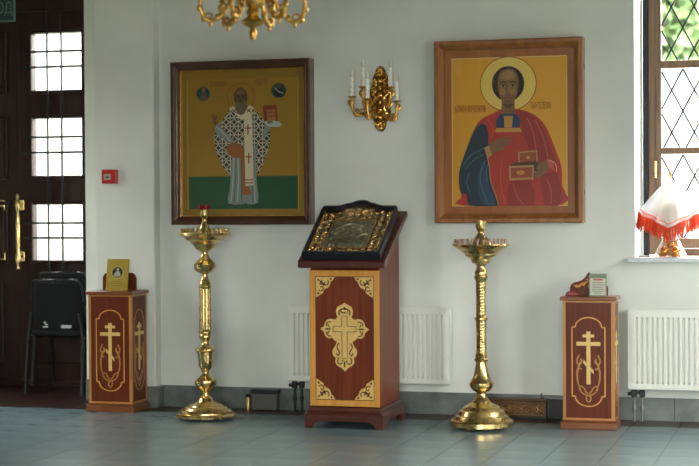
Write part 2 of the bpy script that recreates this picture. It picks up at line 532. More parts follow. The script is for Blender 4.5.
nb = thing('gatehouse', 'pale rendered gatehouse seen through the door panes', 'building', (-9.5, 11, -.5))  # added so open sky does not burn out the panes
box('rendered_wall', WHITEW, nb, -3.5, 3.5, 0, 4, 0, 5.6); MB().slab([(-4, 5.6), (4, 5.6), (0, 7.6)], -.4, 4.4).build('roof', mat('roof_grey', (.12, .12, .13), .7), nb)
BRICK = mat('dull_brick', (.13, .09, .07), .9, col2=(.19, .13, .10), scale=(4, 4, 9))
ob = thing('parish_house', 'low brick parish house beside the church, outside the side windows', 'building', (11, -4, -.5))  # added out of view to hide low sky from the upper wall
box('brick_wall', BRICK, ob, 0, 6, -12, 12, 0, 4.8); MB().slab([(-.4, 4.8), (6.4, 4.8), (3, 5.2)], -12.4, 12.4).build('roof', mat('roof_grey', (.12, .12, .13), .7), ob)
ow_ = thing('churchyard_store', 'brick store building outside the left-hand window', 'building', (-17, -4, -.5))  # second added blocker, trims sky light from the left
box('brick_wall', BRICK, ow_, -3, 3, -10, 10, 0, 5.0); MB().slab([(-3.4, 5.0), (3.4, 5.0), (0, 5.8)], -10.4, 10.4).build('roof', mat('roof_grey', (.12, .12, .13), .7), ow_)
def tree(loc, h, cr, label, leaf, seed):
    rd = random.Random(seed)
    r = thing('leafy_tree', label, 'tree', loc, group='trees beyond the garden wall')
    t = MB(); t.tube([(0, 0, 0), (.1, 0, h * .3), (-.05, .1, h * .6), (0, 0, h * .85)], [.22, .18, .12, .05], 10)
    for k in range(6):
        a = k * 1.05; z = h * (.42 + .06 * k)
        t.tube([(0, 0, z), (cr * .35 * math.cos(a), cr * .35 * math.sin(a), z + .5), (cr * .7 * math.cos(a), cr * .7 * math.sin(a), z + .9)], [.08, .05, .02], 6)
    t.build('trunk', BARK, r, smooth=60)
    m = MB()
    cl = [(rd.uniform(-.7, .7) * cr, rd.uniform(-.7, .7) * cr, h * .66 + rd.uniform(-.33, .33) * h, rd.uniform(.35, .6) * cr) for _ in range(30)]
    for c in cl:
        for _ in range(420):
            d = Vector((rd.gauss(0, 1), rd.gauss(0, 1), rd.gauss(0, 1))).normalized() * c[3] * rd.uniform(.6, 1)
            p = Vector(c[:3]) + d
            a = Vector((rd.gauss(0, 1), rd.gauss(0, 1), rd.gauss(0, 1))).normalized()
            b = a.orthogonal().normalized()
            L = rd.uniform(.13, .24)
            m.add([p - a * L, p + b * L * .45, p + a * L, p - b * L * .45], [(0, 1, 2, 3)])
    m.build('foliage', leaf, r)['kind'] = 'stuff'
tree((-3.9, 24.0, -.5), 8.5, 2.9, 'dark green leafy tree behind the pale garden wall', LEAFA, 3)
tree((1.6, 32.0, -.5), 10.5, 3.4, 'pale green leafy tree further behind the garden wall', LEAFB, 5)

# ------------------------------------------------------------------ door
d1 = sroot('door_1', (0, 0, UP))
DY = 1.0
dfm = MB()
dfm.box(-5.54, -5.29, DY - .02, DY + .12, 0, 3.25); dfm.box(LX, -6.90, DY - .02, DY + .12, 0, 3.25)
dfm.box(-6.90, -5.54, DY - .03, DY + .12, 2.96, 3.25)
dfm.box(LX, -5.29, DY - .04, DY + .12, -UP, .025)
dfm.build('door_frame', DOORWOOD, d1, bevel=0.006)
rows = [(0.983, 1.421), (1.655, 2.107), (2.333, 2.783)]
RODS = [(-5.980, -5.857)]
for side in (0, 1):
    x0, x1 = ((-6.218, -5.542), (-6.898, -6.222))[side]
    px0, px1 = ((-6.097, -5.664), (-6.776, -6.343))[side]
    lf = MB()
    lf.box(x0, px0, DY, DY + .06, 0.02, 2.975); lf.box(px1, x1, DY, DY + .06, 0.02, 2.975)
    zs = [0.02] + [z for r_ in rows for z in r_] + [2.975] if side == 0 else [.02, 2.975]
    for k in range(0, len(zs), 2):
        lf.box(px0, px1, DY, DY + .06, zs[k], zs[k + 1])
    leaf = lf.build('door_leaf', DOORWOOD, d1)
    for z0, z1 in rows:
        if side: MB().box(px0 + .01, px1 - .01, DY - .014, DY, z0 + .01, z1 - .01).build('raised_panel', DOORWOOD, leaf, bevel=.01)
        mo = MB(); e = .03
        for (a0, a1, b0, b1) in ((px0 - e, px0, z0 - e, z1 + e), (px1, px1 + e, z0 - e, z1 + e), (px0, px1, z0 - e, z0), (px0, px1, z1, z1 + e)):
            mo.box(a0, a1, DY - .022, DY, b0, b1)
        mo.build('moulding', DOORWOOD, leaf, bevel=0.008)
        if side == 0: MB().box(px0, px1, DY + .028, DY + .034, z0, z1).build('pane', PANEG, leaf)
    pl = MB().box(px0 + .02, px1 - .02, DY - .018, DY, .16, .80).build('lower_panel', DOORWOOD, leaf, bevel=.012)
    # iron grille: two long rods and cross rods at each pane
    rx = [px0 + .152, px0 + .275] if side == 0 else []
    for x in rx:
        pts = []
        for k in range(60):
            z = 0.85 + k * 2.1 / 59
            wob = 0.0
            for z0, z1 in rows:
                for ze in (z0 - .10,):
                    wob += .010 * math.exp(-((z - ze) / .035) ** 2)
            pts.append((x + wob, DY - .045, z))
        MB().tube(pts, 0.0100, 6).build('grille_rod', IRON, leaf, smooth=60)
    for z0, z1 in (rows if side == 0 else []):
        h = z1 - z0
        for f in (.40, .67):
            MB().tube([(px0 - .06, DY - .048, z0 + h * f), (px1 + .04, DY - .048, z0 + h * f)], 0.0090, 6).build('grille_rod', IRON, leaf, smooth=60)
    hx = (x0 + .018) if side == 0 else (x1 - .150)
    hm = MB()
    hm.lathe([(.004, 0.905), (.016, .915), (.010, .935), (.017, .96), (.022, .99), (.018, 1.03), (.011, 1.045), (.016, 1.09), (.019, 1.18),
              (.015, 1.30), (.012, 1.375), (.019, 1.385), (.023, 1.42), (.018, 1.455), (.010, 1.475), (.013, 1.49), (.002, 1.515)], 14, (hx, DY - .075, 0))
    for z in (1.01, 1.42):
        hm.tube([(hx, DY - .075, z), (hx, DY, z)], .011, 8)
    if side == 0: hm.build('door_pull', BRASS, leaf, smooth=50)
    for z in (1.01, 1.42):
        MB().box(hx - .022, hx + .022, DY - .006, DY, z - .04, z + .04).build('rose_plate', BRASS, leaf, bevel=.004)

# exit sign over the door
ex = thing('exit_sign', 'dark green exit sign with pale lettering above the door', 'sign', (-6.412, 0.965, 2.917))
SIGNG = mat('sign_green', (0.012, 0.055, 0.040), 0.4)
SIGNW = mat('sign_letter', (0.16, 0.24, 0.22), 0.5)
box('sign_plate', SIGNG, ex, -.185, .185, -.012, 0, 0, .19)
b = MB()
b.box(-.19, .19, -.018, 0, -.008, .006); b.box(-.19, .19, -.018, 0, .184, .198); b.box(-.19, -.178, -.018, 0, 0, .19); b.box(.178, .19, -.018, 0, 0, .19)
b.build('border', SIGNW, ex)
lettering('lettering', 'ВЫХОД', SIGNW, ex, (0, -.013, .098), .125, width=.325)

# ------------------------------------------------------------------ stacked chairs by the door
CHM = mat('chair_print', (0.55, 0.56, 0.58), 0.6)
def chair(loc, label, marks, sy=0.0):
    r = thing('stacking_chair', label, 'chair', loc, group='black chairs stacked by the door')
    # the chair's back is turned to the room (-y)
    bk = MB()
    prof = smoothpath([(-.205, .47), (-.215, .60), (-.215, .76), (-.20, .845), (-.165, .868), (0, .876), (.165, .868), (.20, .845), (.215, .76), (.215, .60), (.205, .47), (.17, .455), (-.17, .455)], 5)
    n = len(prof)
    def cy(x, z, d): return -.17 + d + .035 * (x / .2) ** 2 - .10 * (z - .47)
    vs = [(x, cy(x, z, 0), z) for x, z in prof] + [(x, cy(x, z, .045), z) for x, z in prof]
    # inner rings keep the curve smooth
    vs += [(x * .8, cy(x * .8, z, -.016), .66 + (z - .66) * .85) for x, z in prof]
    fs = [(i, i + n, (i + 1) % n + n, (i + 1) % n) for i in range(n)]
    fs += [(i + 2 * n, i, (i + 1) % n, (i + 1) % n + 2 * n) for i in range(n)]
    fs.append(tuple(range(3 * n - 1, 2 * n - 1, -1))); fs.append(tuple(range(n, 2 * n)))
    back = bk.add(vs, fs).build('backrest', DARKFAB, r, smooth=60)
    rim = MB(); rim.tube([(x * 1.0, cy(x, z, .0), z) for x, z in prof[8:-18]], .009, 6)
    rim.build('back_trim', BLACKFR, back, smooth=60)
    st = MB(); st.slab(smoothpath([(-.21, -.17), (-.225, .0), (-.22, .18), (-.17, .24), (.17, .24), (.22, .18), (.225, 0), (.21, -.17), (-.21, -.17)], 4)[:-1], .44, .49, ax='z')
    st.build('seat', DARKFAB, r, bevel=.012)
    for sx in (-1, 1):
        MB().tube([(sx * .235, -.24, 0), (sx * .232, -.19, .42), (sx * .2, -.20, .62)], .0125, 8).build('leg', IRON, r, smooth=60)
        MB().tube([(sx * .235, .25, 0), (sx * .232, .20, .42), (sx * .232, -.19, .43)], .0125, 8).build('leg', IRON, r, smooth=60)
    if marks:
        m = MB()
        m.box(.055, .135, -.205, -.19, .505, .528)
        m.build('printed_label', CHM, back)
        m = MB(); m.blob((-.085, -.197, .545), .010, .004, .009); m.box(-.10, -.06, -.203, -.19, .508, .518); m.box(-.08, -.062, -.203, -.19, .525, .535)
        m.build('printed_mark', CHM, back)
    return r
chair((-5.6832, 0.7221, 0), 'black upholstered stacking chair with a small white label, nearest of its stack', True)
chair((-5.6628, 0.7935, .053), 'black upholstered stacking chair nested on top behind the labelled one', False)

# ------------------------------------------------------------------ framed icons
def flatm(name, c, rough=0.5, metal=0.0):
    return mat('paint_' + name, c, rough, metal)
PM = {}
def paint(name, rgb, metal=0.0):
    """sRGB 0-255 -> linear paint"""
    if name not in PM:
        f = lambda v: ((v / 255 + .055) / 1.055) ** 2.4 if v > 10 else v / 255 / 12.92
        PM[name] = mat('paint_' + name, tuple(f(v) for v in rgb), 0.42, metal)
    return PM[name]

def frame(parent, w, h, prof, m, name='frame_rail'):
    """four mitred rails; prof: list of (inset from outer edge, depth out of the wall) points"""
    cs = [(-w / 2, 0), (w / 2, 0), (w / 2, h), (-w / 2, h)]
    for k in range(4):
        a, b = cs[k], cs[(k + 1) % 4]
        def ins(c, d):
            return (c[0] - math.copysign(d, c[0]), c[1] + (d if c[1] < h / 2 else -d))
        vs = []; n = len(prof)
        for c in (a, b):
            for d, dep in prof:
                q = ins(c, d); vs.append((q[0], -dep, q[1]))
        fs = [(i, (i + 1) % n, (i + 1) % n + n, i + n) for i in range(n)]
        fs += [tuple(range(n - 1, -1, -1)), tuple(range(n, 2 * n))]
        MB().add(vs, fs).build(name, m, parent)

class Painting:
    """layers of flat colour; coordinates given on the picture's own grid and mapped to the panel"""
    def __init__(s, gx0, gx1, gy0, gy1, w, z0, z1, y):
        s.g = (gx0, gx1, gy0, gy1); s.w = w; s.z0 = z0; s.z1 = z1; s.y = y
        s.mb = MB(); s.ms = []; s.k = 0
    def P(s, x, y):
        gx0, gx1, gy0, gy1 = s.g
        return (-s.w / 2 + s.w * (x - gx0) / (gx1 - gx0), s.z0 + (s.z1 - s.z0) * (gy1 - y) / (gy1 - gy0))
    def mi(s, m):
        if m not in s.ms: s.ms.append(m)
        return s.ms.index(m)
    def poly(s, pts, m, smooth=0):
        s.k += 1
        if smooth: pts = smoothpath(list(pts) + [pts[0]], smooth)[:-1]
        q = [s.P(*p) for p in pts]
        # orient towards the viewer
        ar = sum(q[i - 1][0] * q[i][1] - q[i][0] * q[i - 1][1] for i in range(len(q)))
        if ar < 0: q.reverse()
        s.mb.add([(a, s.y - s.k * 0.00007, b) for a, b in q], [tuple(range(len(q)))], s.mi(m))
    def ell(s, cx, cy, rx, ry, m, n=28, a0=0, a1=360):
        s.poly([(cx + rx * math.cos(math.radians(a0 + (a1 - a0) * i / n)), cy + ry * math.sin(math.radians(a0 + (a1 - a0) * i / n))) for i in range(n)], m)
    def rect(s, x0, y0, x1, y1, m): s.poly([(x0, y0), (x1, y0), (x1, y1), (x0, y1)], m)
    def line(s, pts, w, m, smooth=0):
        s.k += 1
        if smooth: pts = smoothpath(pts, smooth)
        for i in range(len(pts) - 1):
            a, b = pts[i], pts[i + 1]
            dx, dy = b[0] - a[0], b[1] - a[1]; l = math.hypot(dx, dy) or 1
            nx, ny = -dy / l * w / 2, dx / l * w / 2
            s.k -= 1
            s.poly([(a[0] + nx, a[1] + ny), (b[0] + nx, b[1] + ny), (b[0] - nx, b[1] - ny), (a[0] - nx, a[1] - ny)], m)
    def ring(s, cx, cy, r, w, m, n=40):
        s.line([(cx + r * math.cos(2 * PI * i / n), cy + r * math.sin(2 * PI * i / n)) for i in range(n + 1)], w, m)
    def build(s, parent):
        return s.mb.build('painting', s.ms, parent)

# right icon: half-length saint in a red cloak
IR = thing('framed_icon', 'large oak-framed icon of a young haloed figure in red cloak holding a box', 'icon', (-2.050, 0, 1.304))
box('backing_board', MATORG, IR, -.47, .47, -.03, -.004, .03, 1.19)
frame(IR, 1.0, 1.222, [(0, 0), (0, .112), (.008, .12), (.028, .12), (.036, .112), (.058, .088), (.062, .062), (.062, 0)], FRAMEORG)
frame_mat = MB()
mz0, mz1 = .062, 1.160
px0r, px1r, pz0, pz1 = -.391, .391, .112, 1.108
for (a0, a1, b0, b1) in ((-.44, px0r, mz0, mz1), (px1r, .44, mz0, mz1), (px0r, px1r, mz0, pz0), (px0r, px1r, pz1, mz1)):
    frame_mat.box(a0, a1, -.062, -.03, b0, b1)
frame_mat.build('mat_board', MATORG, IR)
PT_ = Painting(452, 568, 57, 206, .782, pz0, pz1, -.0605)
p = PT_
p.rect(452, 57, 568, 206, paint('bright_line', (214, 178, 110)))
p.rect(453, 58, 567.2, 205.2, paint('ochre', (208, 150, 34), .1))
HAL = paint('halo', (214, 184, 92), .2); OUT = paint('dark_outline', (58, 40, 20)); SK = paint('skin', (122, 88, 50)); SKL = paint('skin_light', (150, 112, 66)); SKD = paint('skin_dark', (84, 58, 34))
HR = paint('hair', (38, 25, 16)); RD = paint('cloak_red', (168, 40, 26)); RDD = paint('cloak_dark', (140, 32, 22)); RDL = paint('cloak_light', (196, 76, 56)); TUN = paint('tunic_red', (166, 42, 20))
BL = paint('robe_blue', (14, 38, 58)); BLL = paint('robe_blue_light', (60, 104, 118)); BLM = paint('robe_blue_mid', (24, 62, 88)); GD = paint('gold_trim', (184, 136, 56))
BX = paint('casket', (148, 66, 28)); BXL = paint('casket_edge', (170, 128, 78)); BXD = paint('casket_inside', (62, 34, 20)); LET = paint('inscription', (134, 46, 14))
p.ell(509.3, 84, 28.4, 27.5, OUT, 48); p.ell(509.3, 84, 27.7, 26.8, HAL, 48)
# cloak
p.poly([(502, 109), (492, 114), (483, 118), (476, 126), (470, 142), (465, 156), (460, 172), (459, 186), (462, 196), (462, 205.2), (561.5, 205.2), (562.5, 186), (562, 168), (557, 152), (549, 132), (543, 122), (533, 114), (518, 109)], RD, 3)
p.poly([(519, 110), (531, 114), (540, 122), (547, 136), (553, 152), (557, 166), (546, 168), (534, 158), (526, 140), (521, 126)], RDD, 3)
p.poly([(541, 176), (556, 172), (561, 186), (560.5, 205), (545, 205)], RDD, 2)
# tunic
p.poly([(498, 120), (520, 120), (527, 150), (524, 180), (530, 205.2), (498, 205.2), (492, 180), (489, 150)], TUN, 2)
p.poly([(510, 182), (530, 180), (536, 205), (508, 205)], RDD, 2)
for q in ([(528, 118), (534, 132), (537, 150)], [(536, 120), (544, 138), (549, 158)], [(548, 180), (552, 192), (551, 204)], [(503, 158), (501, 180), (506, 204)], [(514, 184), (518, 196), (524, 204)], [(488, 118), (494, 128), (493, 138)]):
    p.line(q, .8, RDL, 4)
p.poly([(497, 128), (521, 128), (523, 132), (496, 132)], GD)
# blue mantle over the near shoulder
p.poly([(480, 124), (486, 124), (489, 132), (489, 146), (487, 152), (489.5, 164), (491, 180), (495, 192), (499, 205.2), (469, 205.2), (466, 197), (461, 192), (459, 180), (460, 168), (464, 156), (469, 143), (474, 131)], BL, 3)
p.poly([(466, 193), (469, 205.2), (462, 205.2), (461.5, 194)], RD)
p.poly([(484, 160), (488, 168), (490, 186), (496, 204), (484, 204), (478, 186), (480, 170)], BLM, 2)
for q in ([(464, 164), (470, 156), (480, 150), (488, 146)], [(466, 168), (474, 160), (484, 154)], [(486, 160), (481, 172), (482, 186), (488, 202)], [(470, 172), (467, 182), (471, 194)], [(490, 160), (487, 170), (488, 182)]):
    p.line(q, .9, BLL, 4)
p.line([(487, 152), (490, 166), (491.5, 181), (496, 194), (499.5, 205)], 1.0, GD, 4)
# collar, neck, head
p.poly([(497, 120), (502, 113), (517, 113), (521, 120), (521, 127.5), (497, 127.5)], paint('collar_blue', (22, 52, 92)))
p.poly([(505, 116), (514, 116), (513, 127.5), (505.5, 127.5)], GD)
p.poly([(503, 100), (515.6, 100), (516, 110), (517, 114), (501.6, 114), (502.6, 110)], SK)
p.poly([(504, 103.6), (514.6, 103.6), (512, 107.4), (509.3, 108.4), (506.6, 107.4)], SKD, 2)
p.ell(509.3, 83.8, 16.2, 17.6, HR, 36)
p.poly([(509.3, 69), (516, 71), (519.3, 78), (519.3, 90), (516, 99), (509.3, 104.5), (502.6, 99), (499.3, 90), (499.3, 78), (502.6, 71)], SK, 4)
p.poly([(509.3, 71), (515, 73), (516.5, 78), (509.3, 80), (502, 78), (503.6, 73)], SKL, 3)
p.ell(504, 92, 3.4, 3.2, SKL, 16); p.ell(514.4, 92, 3.4, 3.2, SKL, 16)
for sx in (-1, 1):
    cx = 509.3 + sx * 5.0
    p.line([(cx - 3.1, 83.0), (cx, 81.6), (cx + 3.1, 83.0)], 1.0, HR, 3)
    p.ell(cx, 86, 2.7, 1.3, paint('eye_white', (150, 124, 84)), 14); p.ell(cx, 86, 1.2, 1.2, HR, 12)
    p.line([(cx - 2.8, 85.3), (cx, 84.4), (cx + 2.8, 85.3)], .6, HR, 3)
p.line([(508.0, 83), (508.2, 90), (507, 94.2), (509.3, 95.2), (511.4, 94.2)], .8, SKD, 3)
p.line([(510.3, 84), (510.2, 92)], 1.0, SKL)
p.line([(505.8, 98.4), (508, 97.7), (509.3, 98.1), (510.8, 97.7), (513, 98.4)], 1.1, paint('lips', (134, 58, 40)), 3)
p.line([(506, 101.3), (509.3, 102), (512.6, 101.3)], .7, SKD, 3)
# raised hand
p.poly([(488, 150), (491, 143), (497, 139), (505, 137), (512, 135.6), (513, 137), (506, 140), (512.8, 139.6), (512.6, 141.4), (505, 143.2), (511, 143), (510.6, 144.8), (502, 147.4), (506, 148), (505, 149.6), (496, 152.4), (491, 155)], SK)
for q in ([(497, 141.5), (506, 138.8), (512, 137.6)], [(498, 144.4), (505, 142), (511.5, 141.2)], [(498, 147), (503, 145.6), (510, 144)]):
    p.line(q, .5, SKD)
p.poly([(485, 148), (489.5, 145), (493, 154.5), (489, 158)], BXL)
# casket with open lid
p.poly([(519, 152), (538, 150.6), (539, 163.5), (519.6, 165)], BXL); p.poly([(520.5, 153.4), (537, 152), (537.6, 162.4), (521, 163.6)], BX)
p.ell(529, 157.8, 2.0, 1.6, GD, 12)
p.poly([(510, 166), (516, 162.6), (538, 161.6), (535.4, 165.4)], BXD)
p.poly([(509.6, 166), (535, 165), (534.6, 179.4), (510.4, 180.4)], BXL); p.poly([(511.4, 168), (533.2, 167), (532.8, 177.4), (512, 178.2)], BX)
p.poly([(535, 165), (539, 161.6), (538.6, 175), (534.6, 179.4)], BXD)
p.ell(521.5, 172.6, 4.2, 2.2, GD, 16); p.ell(521.5, 172.6, 2.6, 1.2, paint('ember', (206, 112, 40)), 14)
# hand under the casket
p.poly([(548, 160), (551, 167), (546, 173), (540, 177.6), (534, 177.4), (533.6, 175.4), (538, 174.6), (534.4, 173.4), (535, 171.2), (539, 170.8), (536.4, 168), (541, 163.4)], SK)
p.line([(539, 171), (544, 168)], .5, SKD); p.line([(538, 174.6), (543, 171.4)], .5, SKD)
p.poly([(548, 159), (555, 163), (554, 170), (549.5, 168)], RDL)
p.line([(550, 160.5), (556, 164), (557.4, 172)], .9, paint('cuff', (196, 150, 132)), 3)
p.build(IR)
lettering('lettering', 'БЛЖЕН МУЧЕНИКЪ', LET, IR, (PT_.P(471.5, 108.6)[0], -.067, PT_.P(471.5, 108.6)[1]), .062, width=.208)
lettering('lettering', 'ПАНТЕЛЕИМ', LET, IR, (PT_.P(542, 106.6)[0], -.067, PT_.P(542, 106.6)[1]), .062, width=.135)
MB().box(-.438, .438, -.0745, -.0725, .062, 1.160).build('glass', ICONG, IR)
for z in (.2, 1.03):
    MB().box(.4995, .5015, -.05, -.03, z - .018, z + .018).build('hinge_hole', IRON, IR)

# left icon: full-length bishop saint
IL = thing('framed_icon', 'dark walnut-framed icon of a full-length bishop saint on gold and green', 'icon', (-3.949, 0, 1.298))
box('backing_board', FRAMEDK, IL, -.5, .5, -.03, -.004, .03, 1.12)
frame(IL, 1.036, 1.148, [(0, 0), (0, .09), (.01, .1), (.026, .1), (.034, .096), (.040, .084), (.046, .080), (.058, .06), (.058, 0)], FRAMEDK)
gl_ = MB()
for (a0, a1, b0, b1) in ((-.462, -.453, .056, 1.092), (.453, .462, .056, 1.092), (-.453, .453, .056, .065), (-.453, .453, 1.083, 1.092)):
    gl_.box(a0, a1, -.052, -.03, b0, b1)
gl_.build('gilt_slip', GILT, IL)
LP = Painting(180.4, 304.8, 68.5, 216.7, .92, .058, 1.090, -.036)
p = LP
GB = paint('gold_ground', (148, 116, 36), .25); GBL = paint('gold_edge', (186, 152, 62), .3); GRN = paint('meadow_green', (28, 80, 52)); TEAL = paint('medallion', (20, 62, 66))
p.rect(180.4, 68.5, 304.8, 216.7, GB)
p.rect(187.3, 78, 297.8, 210, paint('gold_field', (158, 122, 40), .25))
p.line([(187, 78), (187, 210)], 1.3, GBL); p.line([(298.2, 78), (298.2, 210)], .7, GBL)
p.rect(188, 176.5, 297.5, 209.4, GRN)
p.line([(188, 176.5), (297.5, 176.5)], .5, paint('meadow_line', (60, 90, 50)))
for cx, cy, r in ((203.2, 92.5, 7.2), (279.3, 91, 7.6)):
    p.ell(cx, cy, r, r, paint('medallion_rim', (92, 96, 56)), 28); p.ell(cx, cy, r - .7, r - .7, TEAL, 28)
FIG = paint('medallion_figure', (98, 72, 70)); FIGD = paint('medallion_dark', (18, 24, 34))
p.poly([(200, 98.5), (201.5, 92), (203.5, 88.5), (206, 92), (207, 98.3), (203.4, 99)], FIG, 3); p.ell(203.6, 88.6, 2, 2.4, paint('medallion_face', (128, 96, 60)), 14)
p.poly([(274.5, 95), (277, 88), (280, 85), (283, 89), (285, 95), (280, 98)], FIGD, 3); p.ell(279.4, 86.8, 2, 2.3, FIG, 14); p.line([(275, 88), (279, 92), (284, 94)], 1.6, paint('medallion_light', (150, 140, 120)))
p.ring(241.4, 96.5, 13.9, .8, paint('halo_line', (150, 78, 30)))
# shadow-dark under robe then garments
SKY = paint('robe_grey_blue', (124, 138, 132)); SKYD = paint('robe_shadow', (82, 98, 96)); SKYL = paint('robe_light', (164, 174, 164)); ORG = paint('stole', (150, 92, 42)); CRM = paint('cream', (206, 196, 164)); CRS = paint('cross_red', (122, 40, 24)); NAV = paint('shoe', (26, 30, 26))
p.poly([(226, 204.6), (230, 203), (258, 203), (259.5, 204.6), (252, 206), (246, 204.4), (232, 206)], NAV)
p.poly([(232, 148), (256, 146), (256, 165), (257, 185), (258, 203.6), (245.5, 204), (244.6, 200), (244, 204.2), (227.6, 204), (229.5, 190), (230.5, 172)], SKY, 2)
for q in ([(234, 158), (233, 180), (230.5, 203)], [(238, 158), (238.5, 180), (237, 203)], [(254, 180), (255, 203)]):
    p.line(q, 1.3, SKYL, 3)
for q in ([(236, 160), (235.4, 182), (233.6, 203)], [(241, 160), (241.4, 184), (241.4, 203)], [(252.5, 180), (252.6, 203)]):
    p.line(q, .9, SKYD, 3)
# patterned vestment: white crosses and rings printed on near-black
PATM = bpy.data.materials.new('vestment_print'); PATM.use_nodes = True
def pat(m):
    nt = m.node_tree; N = nt.nodes; L = nt.links; pr = N['Principled BSDF']
    pr.inputs['Roughness'].default_value = .45
    tc = N.new('ShaderNodeTexCoord'); sp = N.new('ShaderNodeSeparateXYZ'); L.new(tc.outputs['Object'], sp.inputs[0])
    def mth(op, a, b=None):
        n = N.new('ShaderNodeMath'); n.operation = op
        for i, v in enumerate((a, b)):
            if v is None: continue
            if isinstance(v, (int, float)): n.inputs[i].default_value = v
            else: L.new(v, n.inputs[i])
        return n.outputs[0]
    cell = .060
    def fr_(o, off): return mth('SUBTRACT', mth('FRACT', mth('ADD', mth('DIVIDE', o, cell), off + 50)), .5)
    def unit(off):
        u, v = fr_(sp.outputs['X'], off), fr_(sp.outputs['Z'], off)
        au, av = mth('ABSOLUTE', u), mth('ABSOLUTE', v)
        r = mth('SQRT', mth('ADD', mth('MULTIPLY', u, u), mth('MULTIPLY', v, v)))
        ring = mth('LESS_THAN', mth('ABSOLUTE', mth('SUBTRACT', r, .46)), .06)
        cr = mth('LESS_THAN', mth('MINIMUM', au, av), .065)
        cr2 = mth('LESS_THAN', mth('MAXIMUM', au, av), .34)
        return mth('MAXIMUM', ring, mth('MULTIPLY', cr, cr2))
    f = unit(0.0)
    mx = N.new('ShaderNodeMix'); mx.data_type = 'RGBA'
    mx.inputs[6].default_value = (.014, .014, .018, 1); mx.inputs[7].default_value = (.50, .46, .35, 1)
    L.new(f, mx.inputs[0]); L.new(mx.outputs[2], pr.inputs['Base Color'])
pat(PATM)
p.poly([(236, 106), (230, 108), (224, 118), (217, 127), (214.6, 134), (214.6, 142), (217, 155), (222, 165), (228.5, 175), (231, 172), (232, 156), (240, 148), (256, 146), (256, 160), (257.5, 175), (262, 167), (266, 157), (269.6, 145), (270.6, 134), (268, 126), (262, 118), (254, 109), (247, 105.6)], PATM, 2)
# sleeves, hands, book
p.poly([(214.6, 126), (218, 122), (223, 128), (230, 136), (234, 140), (231, 144), (224, 138), (217, 134)], SKY, 2); p.line([(217, 126), (224, 133), (231, 141)], 1.0, SKYL)
p.poly([(212, 114), (213.4, 112.6), (214.4, 117), (216, 113.6), (217, 115), (216.4, 120), (218.6, 122), (216, 125), (213.6, 122)], SK)
p.poly([(263, 132), (268, 122), (272, 121), (270, 130), (264, 139)], SKY, 2)
p.poly([(263.5, 106), (277, 105.4), (278, 121.8), (264.5, 122.6)], paint('book_cover', (134, 44, 26))); p.poly([(267, 110), (275.6, 109.4), (276.2, 120.4), (267.8, 121)], paint('book_panel', (158, 108, 60)))
p.line([(267, 113), (276, 112.4)], .5, CRS); p.line([(267.4, 117), (276, 116.4)], .5, CRS); p.line([(271.5, 110), (272, 120.6)], .5, CRS)
p.poly([(264, 122.5), (270, 120.6), (279, 122), (282, 125.6), (276, 127.6), (268, 126.4)], SKYL, 2); p.poly([(268, 121), (273, 121), (273, 123.4), (268, 124)], SK)
# orange lining fold and stole
p.poly([(228, 145), (235, 142), (242, 147), (244, 152), (240, 158), (232, 157), (226.6, 150)], ORG, 3)
p.poly([(240, 148), (246, 148), (247, 170), (249, 186), (251.4, 194), (246.4, 195.4), (242, 194.6), (241.5, 172)], ORG)
# white stole with crosses
p.poly([(244.6, 112), (252.4, 112), (253, 140), (253.8, 185.5), (245.4, 186.2), (244.8, 150)], CRM)
p.poly([(229.5, 108), (233, 105.6), (242, 113.6), (250, 105), (254.6, 107.6), (246, 118.6), (241.6, 119.6)], CRM)
for cx, cy, s_ in ((248.4, 129, 4.2), (249, 158, 4.2)):
    p.line([(cx, cy - s_ * 1.2), (cx, cy + s_ * 1.4)], 1.3, CRS); p.line([(cx - s_ * .75, cy - s_ * .25), (cx + s_ * .75, cy - s_ * .25)], 1.3, CRS)
for cx, cy in ((234.6, 110.6), (249.4, 110.4)):
    p.line([(cx - 2, cy - 2), (cx + 2, cy + 2)], 1.1, CRS); p.line([(cx + 2, cy - 2), (cx - 2, cy + 2)], 1.1, CRS)
for y in (180.2, 183.2):
    p.line([(245.3, y), (253.7, y - .1)], 1.0, CRS)
# head
p.poly([(236, 104), (247, 104), (246, 112), (241.5, 115), (237, 112)], paint('beard', (112, 98, 74)), 2)
p.ell(241.3, 96.6, 6.7, 9.4, paint('hair_grey', (70, 56, 38)), 26)
p.poly([(241.3, 88.2), (246, 90), (246.8, 96), (245.6, 102), (241.3, 106), (237, 102), (235.8, 96), (236.6, 90)], paint('face_dark', (98, 70, 40)), 3)
p.poly([(241.3, 89), (245, 91), (244, 94.2), (238.6, 94.2), (237.6, 91)], SK, 2)
p.poly([(236.6, 100), (241.3, 101.4), (246, 100), (245.4, 106), (241.3, 109.6), (237.2, 106)], paint('beard', (112, 98, 74)), 2)
for sx in (-1, 1):
    p.ell(241.3 + sx * 2.4, 96.2, 1.3, .8, HR, 10)
    p.line([(241.3 + sx * .9, 95), (241.3 + sx * 2.6, 94.3), (241.3 + sx * 4, 95)], .6, HR)
p.line([(241.1, 96), (240.7, 99), (241.8, 99.2)], .6, SKD); p.line([(239.6, 101.6), (243, 101.6)], .7, SKD)
p.build(IL)
lettering('lettering', 'СВ. НИКОЛАЙ', LET, IL, (LP.P(218.6, 83.4)[0], -.046, LP.P(218.6, 83.4)[1]), .050, width=.112)
lettering('lettering', 'ЧУДОТВ', LET, IL, (LP.P(262, 82.2)[0], -.046, LP.P(262, 82.2)[1]), .050, width=.092)
MB().box(-.461, .461, -.0575, -.0555, .057, 1.091).build('glass', ICONG, IL)
